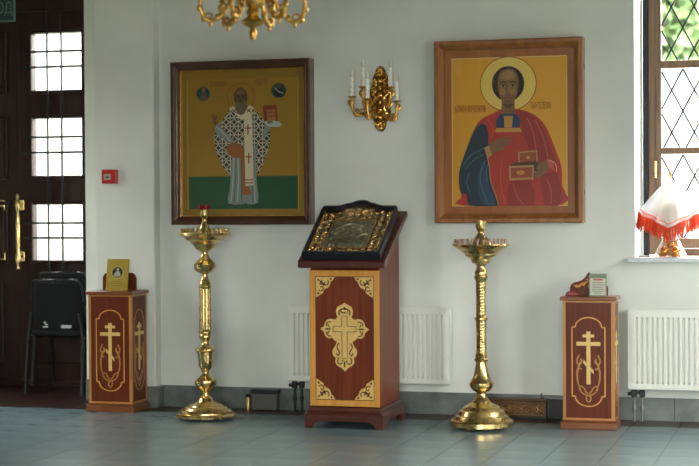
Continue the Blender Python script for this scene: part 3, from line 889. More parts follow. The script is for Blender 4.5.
# ------------------------------------------------------------------ brass candle stands
CUPP = mat('pale_cup', (0.55, 0.36, 0.30), 0.3, 0.6)
def cups(root, n, R, z, m, rr=0.0085, h=0.034):
    me = None
    for k in range(n):
        a = 2 * PI * (k + .37) / n
        if me is None:
            c = MB().lathe([(rr * .7, 0), (rr * .55, h * .25), (rr * .75, h * .4), (rr * 1.05, h * .55), (rr, h * .8), (rr * 1.25, h), (rr * .8, h), (rr * .7, h * .6)], 10)
            o = c.build('candle_cup', m, root, smooth=50); me = o.data
        else:
            o = bpy.data.objects.new('candle_cup', me); COL.objects.link(o); o.parent = root
        o.location = (R * math.cos(a), R * math.sin(a), z)

s1 = thing('candle_stand', 'brass candle stand with a red lamp glass on its top, near left cabinet', 'candle stand', (-4.0215, -0.5929, 0), group='brass candle stands')
K = 1 / 151.6
def zl(y): return 1.408 - (y - 205) * .00660
def prof(pairs, zf, k): return [(r * k, zf(y)) for y, r in pairs]
base = MB()
base.lathe([(.200, .014), (.209, .018), (.210, .030), (.200, .037), (.186, .042)], 8, rot=PI / 8 + .2)
base.lathe([(.176, .038), (.175, .050), (.168, .058), (.152, .060), (.147, .066), (.142, .076), (.120, .080), (.113, .084), (.109, .094), (.090, .098), (.078, .102), (.070, .108), (.054, .114), (.048, .124), (.044, .136), (.034, .146), (.024, .152), (.021, .168)], 40)
base.build('base', BRASS, s1, smooth=28)
for k in range(3):
    a = 2 * PI * k / 3 - 1.25
    MB().blob((.15 * math.cos(a), .15 * math.sin(a), .012), .016, .016, .012).build('foot', BRASS, s1, smooth=60)
st = MB()
st.lathe(prof([(396, 3.2), (393, 3.0), (391, 3.6), (388, 7), (385.5, 9.6), (382.5, 11), (380, 10.6), (378, 8.2), (376.4, 6.4), (375.4, 5), (373, 3.3), (370.5, 3.4), (368.6, 5), (366.5, 6.4), (360, 7.2), (354, 7.8), (351.6, 8.2), (350.6, 9.6), (349.6, 10.4), (348.6, 10.2), (347, 8), (345.5, 5.4), (343, 3.7), (341, 3.7), (339.4, 5), (337.2, 6), (335, 6), (333.6, 5.2), (332.6, 6.4), (331, 6.5), (329.6, 5.6)], zl, K), 32)
st.build('lower_stem', BRASS, s1, smooth=35)
col = MB().lathe(prof([(329.6, 5.6), (328.6, 5.8), (320, 5.85), (300, 5.75), (288.6, 5.6)], zl, K), 96, flute=lambda r, z, a: r * (1 - .07 * abs(math.sin(a * 8)) ** .6))
col.build('fluted_column', BRASS, s1, smooth=60)
st = MB()
st.lathe(prof([(288.6, 5.6), (287.6, 6.2), (286, 6.4), (284.6, 5.4), (283.6, 6.2), (281.8, 5.8), (280, 4.6), (277, 3.2), (274, 3.3), (272.6, 5), (271.6, 7.6), (269.5, 10), (266.5, 11.3), (265.6, 10.8), (264.6, 11.2), (262, 9.6), (259.6, 6.6), (258, 5), (256, 4.4), (254, 3.4), (252, 3.6), (250.6, 5.4), (249.6, 8)], zl, K), 32)
st.build('upper_stem', BRASS, s1, smooth=35)
st = MB()
st.lathe(prof([(250.2, 4), (249.6, 8), (247.6, 9.6), (246, 11), (245, 11.4), (243.4, 12.6), (241, 16), (239.4, 19.4), (238, 20.2), (236.2, 23.6), (235, 26.0), (233.6, 26.6), (233, 26.4), (233.4, 24), (234, 14), (233, 8), (230.6, 6.2), (227.6, 5.0), (225, 4.2)], zl, K), 40)
st.build('drip_tray', BRASS, s1, smooth=35)
st = MB()
st.lathe(prof([(225, 4.2), (222.6, 2.6), (220, 2.2), (218, 2.6), (216.8, 3.6), (214, 4.1), (211.4, 3.9), (210.2, 4.4), (209.6, 4.4)], zl, K), 24)
st.build('lamp_holder', BRASS, s1, smooth=35)
cups(s1, 26, .152, zl(233.5), BRASS)
MB().lathe(prof([(210, 3.0), (209.6, 5.2), (207.6, 5.7), (205.2, 6.2), (205, 5.8), (208, 4.8)], zl, K), 20).build('lamp_glass', REDGLASS, s1, smooth=50)

s2 = thing('candle_stand', 'brass candle stand with ringed column, in front of carved wooden box', 'candle stand', (-2.1275, -0.6337, 0), group='brass candle stands')
K2 = 1 / 160.0
def zr(y): return 1.303 - (y - 220) * .00626
base = MB()
base.lathe([(.192, .018), (.200, .022), (.200, .048), (.194, .056), (.178, .060), (.172, .070), (.166, .082), (.150, .088), (.146, .098), (.140, .112), (.122, .120), (.118, .128), (.108, .140), (.094, .146), (.088, .150), (.066, .160), (.060, .164)], 48)
base.build('base', BRASS, s2, smooth=32)
for k in range(3):
    a = 2 * PI * k / 3 - 1.9
    MB().blob((.155 * math.cos(a), .155 * math.sin(a), .011), .018, .018, .011).build('foot', BRASS, s2, smooth=60)
st = MB()
st.lathe([(.058, .155), (.060, .168), (.052, .178)] + prof([(401, 8.6), (399.6, 7.4), (397, 5.4), (395, 4.8), (393.2, 4.4), (391.6, 5.6), (390, 8.6), (387.6, 10.8), (384.6, 11.8), (382.4, 11.8), (381, 10.8), (379, 9.6), (375, 7.8), (369, 6.4), (364, 5.4), (361.6, 5.2), (360.6, 6.6), (359.4, 7.2), (358.2, 6.6), (357.2, 5.4), (355.6, 6.2), (353.6, 5.4)], zr, K2), 36)
st.build('lower_stem', BRASS, s2, smooth=35)
pr = []
for y0, y1 in ((353.6, 321.6), (315.0, 281.4)):
    n = 22; seg = []
    for i in range(n * 4 + 1):
        t = i / (n * 4)
        seg.append((y0 + (y1 - y0) * t, 4.75 + .42 * abs(math.sin(PI * n * t / 2))))
    pr.append(seg)
MB().lathe(prof(pr[0], zr, K2), 28).build('ribbed_column', BRASS, s2, smooth=60)
MB().lathe(prof([(321.6, 5), (320, 5.4), (319, 6.9), (317.8, 6.9), (317, 5.8), (315, 5)], zr, K2), 28).build('collar', BRASS, s2, smooth=35)
MB().lathe(prof(pr[1], zr, K2), 28).build('ribbed_column', BRASS, s2, smooth=60)
st = MB()
st.lathe(prof([(281.4, 5), (279.6, 5.6), (278, 6.6), (276.4, 7.0), (275, 5.8), (273, 6.4), (271, 5.8), (269, 4.6), (266, 4.3), (264.6, 5.4), (263.4, 6.6), (262.8, 9)], zr, K2), 32)
st.build('upper_stem', BRASS, s2, smooth=35)
st = MB()
st.lathe(prof([(263.4, 5), (262.8, 8.4), (261, 9.6), (259, 10), (258, 11.6), (256.2, 15), (254.8, 16), (253.8, 16.2), (252.2, 19.4), (250.6, 20.6), (249.6, 22.6), (247.6, 25.2), (246.2, 27.4), (244.8, 28.6), (244, 28.4), (244.4, 26), (245, 15), (244, 12.2), (242, 11.4), (240.4, 9.6), (238.6, 7.0), (236.6, 5.6), (234.4, 3.8)], zr, K2), 44)
st.build('drip_tray', BRASS, s2, smooth=35)
MB().lathe(prof([(234.4, 3.8), (232.8, 2.9), (231.6, 2.9), (230, 4.0), (227.4, 5.0), (224, 5.3), (222, 5.7), (220.6, 5.8), (220.4, 4.8), (223.6, 4.4)], zr, K2), 28).build('lamp_holder', BRASS, s2, smooth=35)
cups(s2, 28, .158, zr(244.4), CUPP)

# ------------------------------------------------------------------ lectern
LC = thing('lectern', 'tall mahogany lectern with yellow inlaid cross and corner ornaments', 'lectern', (-2.9746, -0.5317, 0))
bd = MB()
bd.slab([(-.298, .135), (.198, .135), (.198, 1.263), (-.298, .995)], -.226, .226, ax='x')
body = bd.build('body', WOODRED, LC, bevel=.003)
FYL = -.298
def fbox(name, m, x0, x1, z0, z1, y0=FYL - .006, y1=FYL, par=None, bv=.0015):
    return box(name, m, par or LC, x0, x1, y0, y1, z0, z1, bevel=bv)
bw = .036
fbox('inlay_border', MAPLE, -.2275, -.2275 + bw, .138, .992); fbox('inlay_border', MAPLE, .2275 - bw, .2275, .138, .992)
fbox('inlay_border', MAPLE, -.2275 + bw, .2275 - bw, .138, .138 + .038); fbox('inlay_border', MAPLE, -.2275 + bw, .2275 - bw, .955, .992)
li = MB(); e = .2275 - bw - .003
for a0, a1, b0, b1 in ((-e, -e + .003, .18, .951), (e - .003, e, .18, .951), (-e, e, .18, .183), (-e, e, .948, .951)):
    li.box(a0, a1, FYL - .001, FYL, b0, b1)
li.build('string_line', INLAYDK, LC)
def corner(sx, sz, x, z):
    """corner ornament: pale lobed panel with dark scrollwork"""
    pts = [(0, 0), (.124, 0), (.112, .020), (.098, .030), (.092, .052), (.080, .068), (.062, .074), (.052, .082), (.046, .100), (.028, .112), (.010, .124), (0, .128)]
    q = [(x + sx * a, z + sz * b) for a, b in pts]
    if sx * sz > 0: q.reverse()
    o = MB().slab(q, FYL - .003, FYL).build('corner_inlay', INLAY, LC)
    m = MB(); y0, y1 = FYL - .0042, FYL - .003
    def R(path, w): m.ribbon([(x + sx * a, z + sz * b) for a, b in path], w, y0, y1)
    R(spiral(.036, .070, .020, .006, 2.6, -.85), .007); R(spiral(.066, .036, .020, .006, -1.0, .85), .007)
    R(smoothpath([(.014, .012), (.030, .026), (.046, .046)]), .006)
    R([(.012, .098), (.020, .108)], .014); R([(.094, .010), (.106, .014)], .012)
    R([(.040, .036), (.058, .054)], .013); R([(.026, .048), (.034, .034)], .010); R([(.042, .020), (.034, .034)], .010)
    R([(.012, .014), (.020, .022)], .011)
    m.build('scrollwork', INLAYDK, o)
ci = .2275 - bw - .004
corner(1, 1, -ci, .181); corner(-1, 1, ci, .181); corner(1, -1, -ci, .950); corner(-1, -1, ci, .950)
# big inlaid cross
def lobe(pts): return pts
cz = .624
half = [(0, .166), (.020, .152), (.042, .142), (.055, .118), (.052, .090), (.046, .075), (.064, .060), (.088, .064), (.112, .058), (.128, .040), (.136, .016), (.158, 0),
        (.136, -.020), (.126, -.046), (.104, -.060), (.082, -.056), (.066, -.072), (.052, -.082), (.064, -.110), (.080, -.136), (.076, -.166), (.060, -.182), (.062, -.208), (.046, -.232), (.022, -.244), (0, -.266)]
hs = smoothpath(half, 3)
outl = [(a, cz + b) for a, b in hs] + [(-a, cz + b) for a, b in reversed(hs[1:-1])]
outl.reverse()
cr = MB().slab(outl, FYL - .003, FYL).build('cross_inlay', INLAY, LC)
m = MB(); y0, y1 = FYL - .0042, FYL - .003
def cross_outline(a, top, bot, arm):
    return [(-a, top), (a, top), (a, a), (arm, a), (arm, -a), (a, -a), (a, bot), (-a, bot), (-a, -a), (-arm, -a), (-arm, a), (-a, a)]
co = cross_outline(.017, .082, -.186, .075)
for i in range(len(co)):
    a, b = co[i - 1], co[i]
    m.ribbon([(a[0], cz + b_) if False else (a[0], cz + a[1]), (b[0], cz + b[1])], .0035, y0, y1)
def RR(path, w):
    m.ribbon([(a, cz + b) for a, b in path], w, y0, y1); m.ribbon([(-a, cz + b) for a, b in path], w, y0, y1)
RR(smoothpath([(.006, .128), (.020, .124), (.034, .112), (.036, .094), (.028, .090)]), .008); RR(smoothpath([(.008, .100), (.018, .104), (.022, .116)]), .006)
RR([(0, .122), (0, .138)], .010); RR([(-.006, .103), (.006, .103)], .008)
RR(smoothpath([(.086, .044), (.104, .044), (.118, .032), (.118, .018)]), .007); RR(smoothpath([(.086, -.044), (.104, -.044), (.116, -.032), (.116, -.018)]), .007)
RR([(.092, 0), (.128, 0)], .009); RR(smoothpath([(.096, .012), (.106, .020), (.108, .030)]), .006); RR(smoothpath([(.096, -.012), (.106, -.020), (.108, -.030)]), .006)
RR(smoothpath([(.038, -.088), (.050, -.112), (.040, -.136), (.032, -.150), (.044, -.166), (.056, -.152)]), .007)
RR(smoothpath([(.036, -.178), (.046, -.194), (.044, -.212), (.028, -.220), (.016, -.212)]), .007); RR([(0, -.204), (0, -.240)], .009); RR([(.018, -.196), (.010, -.208)], .007)
m.build('scrollwork', INLAYDK, cr)
# plinth with bracket feet
pl = MB()
pl.box(-.24, .24, -.315, .212, .10, .132); pl.box(-.247, .247, -.322, .220, .088, .10)
pl.build('plinth_moulding', WOODDK, LC, bevel=.006)
ap = [(-.258, 0), (-.205, 0), (-.202, .014), (-.19, .03), (-.15, .045), (.15, .045), (.19, .03), (.202, .014), (.205, 0), (.258, 0), (.258, .09), (-.258, .09)]
MB().slab(ap, -.335, -.305).build('front_apron', WOODDK, LC, bevel=.003); MB().slab(ap, .205, .232).build('back_apron', WOODDK, LC, bevel=.003)
ap2 = [(-.305, 0), (-.245, 0), (-.240, .014), (-.23, .03), (-.19, .045), (.10, .045), (.135, .03), (.143, .014), (.147, 0), (.205, 0), (.205, .09), (-.305, .09)]
for sx in (-1, 1):
    MB().slab(ap2, sx * .258, sx * .228, ax='x').build('side_apron', WOODDK, LC, bevel=.003)
# sloping top: coordinates along the slope
sl = math.atan2(.327, .60)
def onslope(u, t):   # distance up the slope, height above the board's underside -> local y, z
    return (-.37 + u * math.cos(sl) - t * math.sin(sl), 1.008 + u * math.sin(sl) + t * math.cos(sl))
tp = [onslope(0.018, 0), onslope(0.66, 0), onslope(.67, .008), onslope(.67, .036), onslope(.66, .042), (-.37, 1.053), (-.376, 1.047), (-.376, 1.014), (-.37, 1.008)]
MB().slab(tp, -.283, .283, ax='x').build('sloping_top', WOODDK, LC, bevel=.006)

# gilded icon lying on the sloping top
yo, zo = onslope(.03, .042)
IC = thing('lectern_icon', 'black-framed icon with gilded metal cover lying on the lectern', 'icon', (-2.9726, -.5317 + yo * 1.0194, zo * 1.0194 + .001), rot=(sl + .065, 0, 0))
def outline(k, dv=0.0):
    h = [(.255 - k, 0 + k), (.255 - k, .500), (.250 - k, .522 - k), (.236 - k, .532 - k), (.170, .533 - k), (.142, .536 - k), (.112, .551 - k), (.092, .562 - k), (.075, .566 - k), (.058, .575 - k), (.040, .590 - k), (.02, .598 - k), (0, .600 - k)]
    h = h[:2] + smoothpath(h[1:], 3)[1:]
    h = [(a, b * 1.03) for a, b in h]
    return h + [(-a, b) for a, b in reversed(h[:-1])]
o0, o1 = outline(0), outline(.018)
n = len(o0)
fm = MB()
vs = [(a, b, -.064 * b) for a, b in o0] + [(a, b, .048) for a, b in o0] + [(a * .985, .005 + b * .985, .056) for a, b in o0] + [(a, b, .056) for a, b in o1] + [(a, b, .030) for a, b in o1]
fs = []
for L_ in range(4):
    for i in range(n):
        j = (i + 1) % n
        fs.append((L_ * n + i, L_ * n + j, (L_ + 1) * n + j, (L_ + 1) * n + i))
fs.append(tuple(range(n - 1, -1, -1)))
fm.add(vs, fs).build('case', BLACKFR, IC, smooth=30)
gp = MB().slab(outline(.022), .028, .034, ax='z').build('gilded_cover', mat('tarnished_ground', (.05, .028, .010), .5, .6), IC)  # plate coloured dark brown under the brighter scrolls
# openwork scrolls along the border
rd = random.Random(11)
sc = MB()
def curl(cx, cy, r, a0, turns, w):
    pts = spiral(cx, cy, r, r * .25, a0, turns, 14)
    sc.tube([(a, b, .036 + .003 * math.sin(i)) for i, (a, b) in enumerate(pts)], [w * (1 - .4 * i / 14) for i in range(15)], 6)
def flower(cx, cy, r):
    for k in range(5):
        a = 2 * PI * k / 5 + rd.random()
        sc.blob((cx + r * .6 * math.cos(a), cy + r * .6 * math.sin(a), .036), r * .45, r * .45, .005, 6, 4)
    sc.blob((cx, cy, .038), r * .35, r * .35, .006, 6, 4)
def inside(x, y):
    return abs(x) < .222 and .03 < y and (y < .50 or (y < .535 and abs(x) < .11))
for x in [i * .0425 for i in range(-5, 6)]:
    for yy in [.052 + i * .0425 for i in range(12)]:
        if not inside(x, yy): continue
        if abs(x) < .135 and .085 < yy < .40: continue
        if rd.random() < .66:
            curl(x, yy, .020, rd.uniform(0, 6.28), rd.choice((-1, 1)) * 1.2, .0046)
        else:
            flower(x, yy, .020)
curl(-.05, .49, .034, 3.4, -1.1, .005); curl(.05, .49, .034, -.3, 1.1, .005); flower(0, .50, .028)
sc.build('scroll_relief', mat('bright_gilt', (.80, .52, .20), .24, 1.0), IC, smooth=60)
bd2 = MB()
for (a0, a1, b0, b1) in ((-.228, -.222, .028, .505), (.222, .228, .028, .505), (-.222, .222, .026, .032), (-.143, -.137, .085, .40), (.137, .143, .085, .40), (-.137, .137, .079, .085), (-.137, .137, .400, .406)):
    bd2.box(a0, a1, b0, b1, .034, .040)
bd2.build('beaded_edge', GILT, IC)
# inner scene: reclining figure below an arch of mourners, dark silver
sc2 = MB()
sc2.slab([(-.135, .088), (.135, .088), (.135, .398), (-.135, .398)], .034, .0355, ax='z')
pq = sc2.build('scene_plate', PEWTER, IC)
rl = MB()
rl.tube([(a, b, .036) for a, b in arc(0, .20, .115, 12, 168, 20, rz=.16)], .013, 8)
for k in range(9):
    a = math.radians(20 + 140 * k / 8)
    rl.blob((.088 * math.cos(a), .20 + .125 * math.sin(a), .037), .017, .02, .010, 8, 5)
    rl.blob((.066 * math.cos(a), .20 + .090 * math.sin(a), .036), .022, .03, .008, 8, 5)
rl.tube([(-.11, .178, .036), (-.05, .190, .040), (.03, .186, .040), (.11, .168, .036)], [.010, .020, .022, .012], 8, flat=.6)
rl.blob((-.105, .19, .040), .018, .018, .010, 8, 5)
rl.box(-.12, .12, .125, .160, .034, .040)
for k in range(7): rl.blob((-.105 + .035 * k, .112, .036), .011, .014, .007, 7, 4)
rl.build('relief_figures', PEWTER, IC, smooth=60)
MB().slab(outline(.023), .0525, .0540, ax='z').build('glass', ICONG, IC)

# ------------------------------------------------------------------ cabinets with inlaid crosses
def eight_cross(m, y0, y1, cz=.43):
    m.box(-.0125, .0125, y0, y1, cz - .15, cz + .178); m.box(-.036, .036, y0 - .0004, y1 + .0001, cz + .142, cz + .160)
    m.box(-.074, .074, y0 - .0004, y1 + .0001, cz + .090, cz + .114)
    m.slab([(-.031, cz - .020), (.031, cz - .085), (.031, cz - .062), (-.031, cz + .003)], y0 - .0004, y1 + .0001)
def cartouche():
    z0, z1, hw, nw = .205, .635, .102, .082
    top = arc(0, z1, nw, 0, 180, 16, rz=.060)
    bot = arc(0, z0, nw, 180, 360, 16, rz=.062)
    return [(hw, z0), (hw, z1)] + top + [(-hw, z1), (-hw, z0)] + bot
def inlay_front(parent, w, d, loc, rot, z_up=0.0, thin=False):
    m = MB(); c = cartouche()
    if thin: c = [(a * .80, b) for a, b in c]
    for i in range(len(c)):
        a, b = c[i - 1], c[i]
        if a == b: continue
        m.ribbon([a, b], .0075, -.0025, 0)
    ct = m.build('cartouche_line', CABEDGE if thin else MAPLE, parent, loc=loc, rot=rot)
    m = MB(); eight_cross(m, -.003, 0)
    m.build('cross_inlay', INLAY, parent, loc=loc, rot=rot)
    m = MB()
    for s in (-1, 1):
        vine = smoothpath([(s * .008, .212), (s * .034, .222), (s * .056, .250), (s * .050, .268), (s * .030, .258), (s * .018, .236), (s * .004, .222)], 5)
        m.ribbon(vine, .0075, -.0022, 0)
        v2 = smoothpath([(s * .046, .240), (s * .066, .290), (s * .070, .350), (s * .058, .400), (s * .044, .420), (s * .046, .440)], 5)
        nn = len(v2)
        m.ribbon(v2, [.0075 + .011 * math.sin(PI * i / (nn - 1)) * (i / nn) for i in range(nn)], -.0022, 0)
        m.ribbon(smoothpath([(s * .060, .395), (s * .072, .425), (s * .058, .462)], 4), .009, -.0022, 0)
        m.ribbon(smoothpath([(s * .064, .372), (s * .052, .378), (s * .042, .372)], 4), .008, -.0022, 0)
        m.ribbon(smoothpath([(s * .0, .214), (s * .014, .200), (s * .010, .178), (0, .170)], 4), .008, -.0022, 0)
    m.build('vine_inlay', CABEDGE, parent, loc=loc, rot=rot)
def cabinet(label, loc, w=.318, d=.250, side=True):
    r = thing('candle_cabinet', label, 'cabinet', loc, group='small inlaid cabinets')
    hw, hd = w / 2, d / 2
    box('body', CABWOOD, r, -hw, hw, -hd, hd, .055, .800, bevel=.002)
    for (a0, a1, b0, b1) in ((-hw, -hw + .018, .058, .798), (hw - .018, hw, .058, .798), (-hw + .018, hw - .018, .058, .070), (-hw + .018, hw - .018, .788, .798)):
        box('edge_strip', CABEDGE, r, a0, a1, -hd - .003, -hd, b0, b1)
        if side:
            sy = d / w
            box('edge_strip', CABEDGE, r, hw, hw + .003, a0 * sy, a1 * sy, b0, b1)
    pb = MB(); pb.box(-hw - .016, hw + .016, -hd - .018, hd + .016, 0, .045); pb.box(-hw - .008, hw + .008, -hd - .010, hd + .008, .045, .058)
    pb.build('plinth', CABTOP, r, bevel=.005)
    box('top_board', CABTOP, r, -hw - .016, hw + .016, -hd - .016, hd + .016, .800, .824, bevel=.005)
    inlay_front(r, w, d, (0, -hd, 0), (0, 0, 0))
    if side: inlay_front(r, w, d, (hw, 0, 0), (0, 0, PI / 2), thin=True)
    return r, hw, hd
cl_, hw, hd = cabinet('small mahogany cabinet with inlaid cross, by the door pilaster', (-4.8034, -0.2748, 0))
q = [(-.124, .824), (.124, .824), (.124, .905)] + arc(.084, .905, .04, 0, 90, 6) + arc(-.084, .905, .04, 90, 180, 6)
MB().slab(q, .03, .05).build('back_crest', CABWOOD, cl_, bevel=.003)
cr_, hw, hd = cabinet('small mahogany cabinet with inlaid cross, beside the right-hand radiator', (-1.4608, -0.4240, 0), d=.19)
h_ = [(.118, .824), (.120, .868), (.112, .892), (.094, .906), (.070, .912), (.045, .922), (.026, .938), (.012, .958), (0, .974)]
h_ = h_[:1] + smoothpath(h_[1:], 3)
q = h_ + [(-a, b) for a, b in reversed(h_[:-1])]
cb = MB().slab([(a - .012, b) for a, b in q], .02, .04).build('back_crest', CABWOOD, cr_, bevel=.003)
m = MB()
m.ribbon(smoothpath([(-.105, .888), (-.080, .880), (-.062, .896), (-.044, .892), (-.030, .910), (-.016, .915), (-.014, .950)], 4), .009, .018, .02)
for x, z in ((-.09, .888), (-.07, .886), (-.052, .900), (-.036, .904), (-.022, .925)): m.blob((x, .019, z), .009, .002, .007, 8, 4)
m.ribbon(smoothpath([(-.016, .87), (-.012, .90), (-.014, .95)], 4), .006, .018, .02)
m.build('leaf_inlay', mat('bright_inlay', (.62, .26, .04), .4), cb)

# cards on the cabinets
CG = mat('gold_card', (0.40, 0.28, 0.04), 0.35, 0.2, col2=(0.48, 0.35, 0.06), scale=(10, 10, 10))
ca = thing('picture_card', 'gold prayer card with round dark portrait, propped on left cabinet', 'card', (-4.7917, -0.3177, .8405), rot=(math.radians(-14), 0, math.radians(8)))
box('card_board', CG, ca, -.077, .077, 0, .012, 0, .222, bevel=.001)
m = MB(); m.slab([(a, b) for a, b in arc(0, .128, .043, 0, 360, 28)[:-1]], -.0008, 0); m.build('round_rim', mat('card_rim', (.60, .50, .16), .4), ca)
m = MB(); m.slab([(a, b) for a, b in arc(0, .128, .038, 0, 360, 28)[:-1]], -.0014, 0); m.build('round_portrait', mat('portrait_dark', (.035, .025, .018), .5), ca)
m = MB(); m.slab(arc(.002, .148, .010, 0, 360, 14)[:-1], -.002, 0); m.slab([(-.024, .102), (-.018, .124), (-.004, .138), (.010, .136), (.022, .118), (.022, .104), (.004, .096)], -.002, 0)
m.build('portrait_figure', mat('portrait_light', (.42, .40, .36), .5), ca)
m = MB()
for z, w_ in ((.062, .034), (.048, .046), (.034, .030)):
    m.box(-w_, w_, -.0008, 0, z, z + .005)
m.build('text_line', mat('card_text', (.30, .17, .03), .5), ca)
cb2 = thing('text_card', 'small white text card with green header, propped on right cabinet', 'card', (-1.4119, -0.44, .8405), rot=(math.radians(-10), 0, math.radians(3)))
box('card_board', mat('card_white', (.52, .52, .42), .5), cb2, -.054, .054, 0, .012, 0, .140)
m = MB(); m.box(-.054, .054, -.001, 0, .112, .140); m.box(-.054, -.048, -.001, 0, 0, .112); m.box(.048, .054, -.001, 0, 0, .112); m.box(-.048, .048, -.001, 0, 0, .006)
m.build('green_border', mat('card_green', (.16, .22, .14), .5), cb2)
m = MB(); m.box(-.030, .030, -.0014, 0, .098, .108); m.build('red_heading', mat('card_red', (.42, .08, .05), .5), cb2)
m = MB()
for k in range(7):
    w_ = (.034, .038, .036, .030, .038, .034, .024)[k]
    m.box(-w_, w_, -.001, 0, .084 - k * .0112, .088 - k * .0112)
m.build('text_line', mat('card_grey', (.20, .19, .16), .5), cb2)
rb = MB(); rb.slab([(-.045, 0), (.035, 0), (.035, .012), (.012, .024), (-.018, .030), (-.040, .016)], -.03, .03)
tag(rb.build('red_booklet', mat('booklet_red', (.22, .02, .02), .5), bevel=.004, loc=(-1.578, -0.3992, .8405), rot=(0, 0, .2)), 'small dark red booklet on right cabinet beside its crest', 'booklet')

for o_ in (s1, s2, LC, IC, cl_, cr_, ca, cb2): o_.scale = (1.0194,) * 3

# ------------------------------------------------------------------ radiators
def radiator(label, x0, x1, valve_side, pipes):
    r = thing('panel_radiator', label, 'radiator', (x0, -.03, .212), group='white panel radiators')
    w = x1 - x0; H = .525; D = .075
    box('back_panel', WHITEEN, r, .01, w - .01, -.02, -.006, .01, H - .02)
    m = MB(); pitch = .0335; n = int((w - .07) / pitch); off = (w - n * pitch) / 2
    xs = [0.004, .012]; ds = [D - .006, D]
    for k in range(n):
        x = off + k * pitch
        xs += [x + .003, x + .008, x + .016, x + .021]; ds += [D, D - .017, D - .017, D]
    xs += [w - .012, w - .004]; ds += [D, D - .006]
    rows_ = [(.0, 0), (.006, 1), (.040, 1), (.054, 2), (H - .064, 2), (H - .050, 1), (H - .006, 1), (H, 0)]
    vs = []
    for z, k in rows_:
        for x, d in zip(xs, ds):
            dd = d if k == 2 else (D if k == 1 else D - .006)
            vs.append((x, -dd, z))
    nx = len(xs)
    fs = [(j * nx + i, j * nx + i + 1, (j + 1) * nx + i + 1, (j + 1) * nx + i) for j in range(len(rows_) - 1) for i in range(nx - 1)]
    m.add(vs, fs); m.build('front_panel', WHITEEN, r, smooth=25)
    for xa in (0, w - .006): box('side_cover', WHITEEN, r, xa, xa + .006, -D + .002, -.004, .004, H, bevel=.002)
    tg = MB(); tg.box(.004, w - .004, -D + .001, -D + .006, H - .006, H); tg.box(.004, w - .004, -.012, -.006, H - .006, H)
    for k in range(int(w / .025)): tg.box(.006 + k * .025, .016 + k * .025, -D + .002, -.008, H - .005, H - .001)
    tg.build('top_grille', WHITEEN, r)
    vx = .05 if valve_side < 0 else w - .05
    v = MB(); v.box(vx - .030, vx + .004, -.064, -.024, -.050, -.004); v.box(vx + .022, vx + .056, -.064, -.024, -.050, -.004); v.box(vx - .01, vx + .04, -.054, -.034, -.030, -.012); v.tube([(vx - .03, -.044, -.030), (vx - .055, -.044, -.030)], .013, 8)
    v.build('valve', IRON, r, bevel=.005)
    for dx in (0.0, .05):
        p_ = MB(); p_.tube([(vx + dx - .012, -.044, -.05), (vx + dx - .012, -.044, -.2115)], .0085, 8); p_.lathe([(.014, -.135), (.016, -.12), (.014, -.105)], 10, (vx + dx - .012, -.044, 0))
        p_.build('pipe', pipes, r, smooth=50)
    pg = MB().blob((w - .02, -D - .002, H - .018), .006, .006, .006); pg.build('bleed_cap', WHITEEN, r)
radiator('white panel radiator partly hidden behind the lectern', -3.600, -2.450, -1, IRON)
radiator('white panel radiator under the window sill', -1.262, .20, -1, mat('grey_pipe', (.20, .20, .18), .5, .3))

# ------------------------------------------------------------------ boxes on the floor
GB_ = thing('floor_box', 'small grey metal box with black lid on the floor by the wall', 'box', (-3.782, -.066, 0))
box('housing', mat('grey_metal', (.085, .088, .080), .5), GB_, -.092, .092, -.030, .034, .006, .118, bevel=.004)
box('lid', IRON, GB_, -.100, .102, -.034, .038, .118, .146, bevel=.004)
for sx in (-1, 1): box('foot', IRON, GB_, sx * .07 - .012, sx * .07 + .012, -.026, .03, 0, .006)
bt = thing('brass_canister', 'small brass canister standing beside the grey floor box', 'canister', (-3.9165, -0.0424, 0))
MB().lathe([(.018, 0), (.022, .004), (.022, .078), (.019, .084), (.019, .088)], 18).build('body', mat('dull_brass', (.40, .31, .16), .35, .8), bt, smooth=40)
MB().lathe([(.021, .086), (.021, .100), (.010, .108), (.004, .110)], 18).build('lid', IRON, bt, smooth=40)
CV = thing('carved_box', 'carved dark wooden box on the floor behind ringed candle stand', 'box', (-1.992, -.012, 0))
OLDW = mat('old_carved_wood', (.075, .034, .012), .42, col2=(.13, .062, .022), scale=(6, 30, 30))
ow = MB(); ow.box(-.19, .19, -.085, -.012, .012, .118); ow.build('body', OLDW, CV, bevel=.004)
lm = MB(); lm.box(-.198, .198, -.092, -.012, .118, .130); lm.build('lid', OLDW, CV, bevel=.004)
bm_ = MB(); bm_.box(-.194, .194, -.088, -.012, 0, .014); bm_.build('plinth', IRON, CV)
m = MB(); rd = random.Random(4)
for k in range(9):
    x = -.155 + k * .039
    sp_ = spiral(x, .066, .020, .006, rd.uniform(0, 6), rd.choice((-1, 1)) * 1.1, 12)
    m.tube([(a, -.086, b) for a, b in sp_], .005, 6)
    m.blob((x + .019, -.086, .044), .008, .004, .006, 6, 4); m.blob((x + .019, -.086, .090), .008, .004, .006, 6, 4)
m.tube([(-.175, -.086, .026), (.175, -.086, .026)], .004, 6); m.tube([(-.175, -.086, .106), (.175, -.086, .106)], .004, 6)
m.build('carving', mat('gilt_carving', (.36, .19, .05), .35, .5), CV, smooth=60)
MB().slab([(.150, .130), (.166, .130), (.158, .150), (.154, .172), (.148, .164), (.146, .146)], -.05, -.038).build('lid_tab', OLDW, CV)
tag(box('black_case', BLACKFR, None, -1.784, -1.640, -.094, -.022, 0, .131, bevel=.004), 'black case on the floor between carved box and right cabinet', 'case')  # shadow beside the cabinet built as a black solid

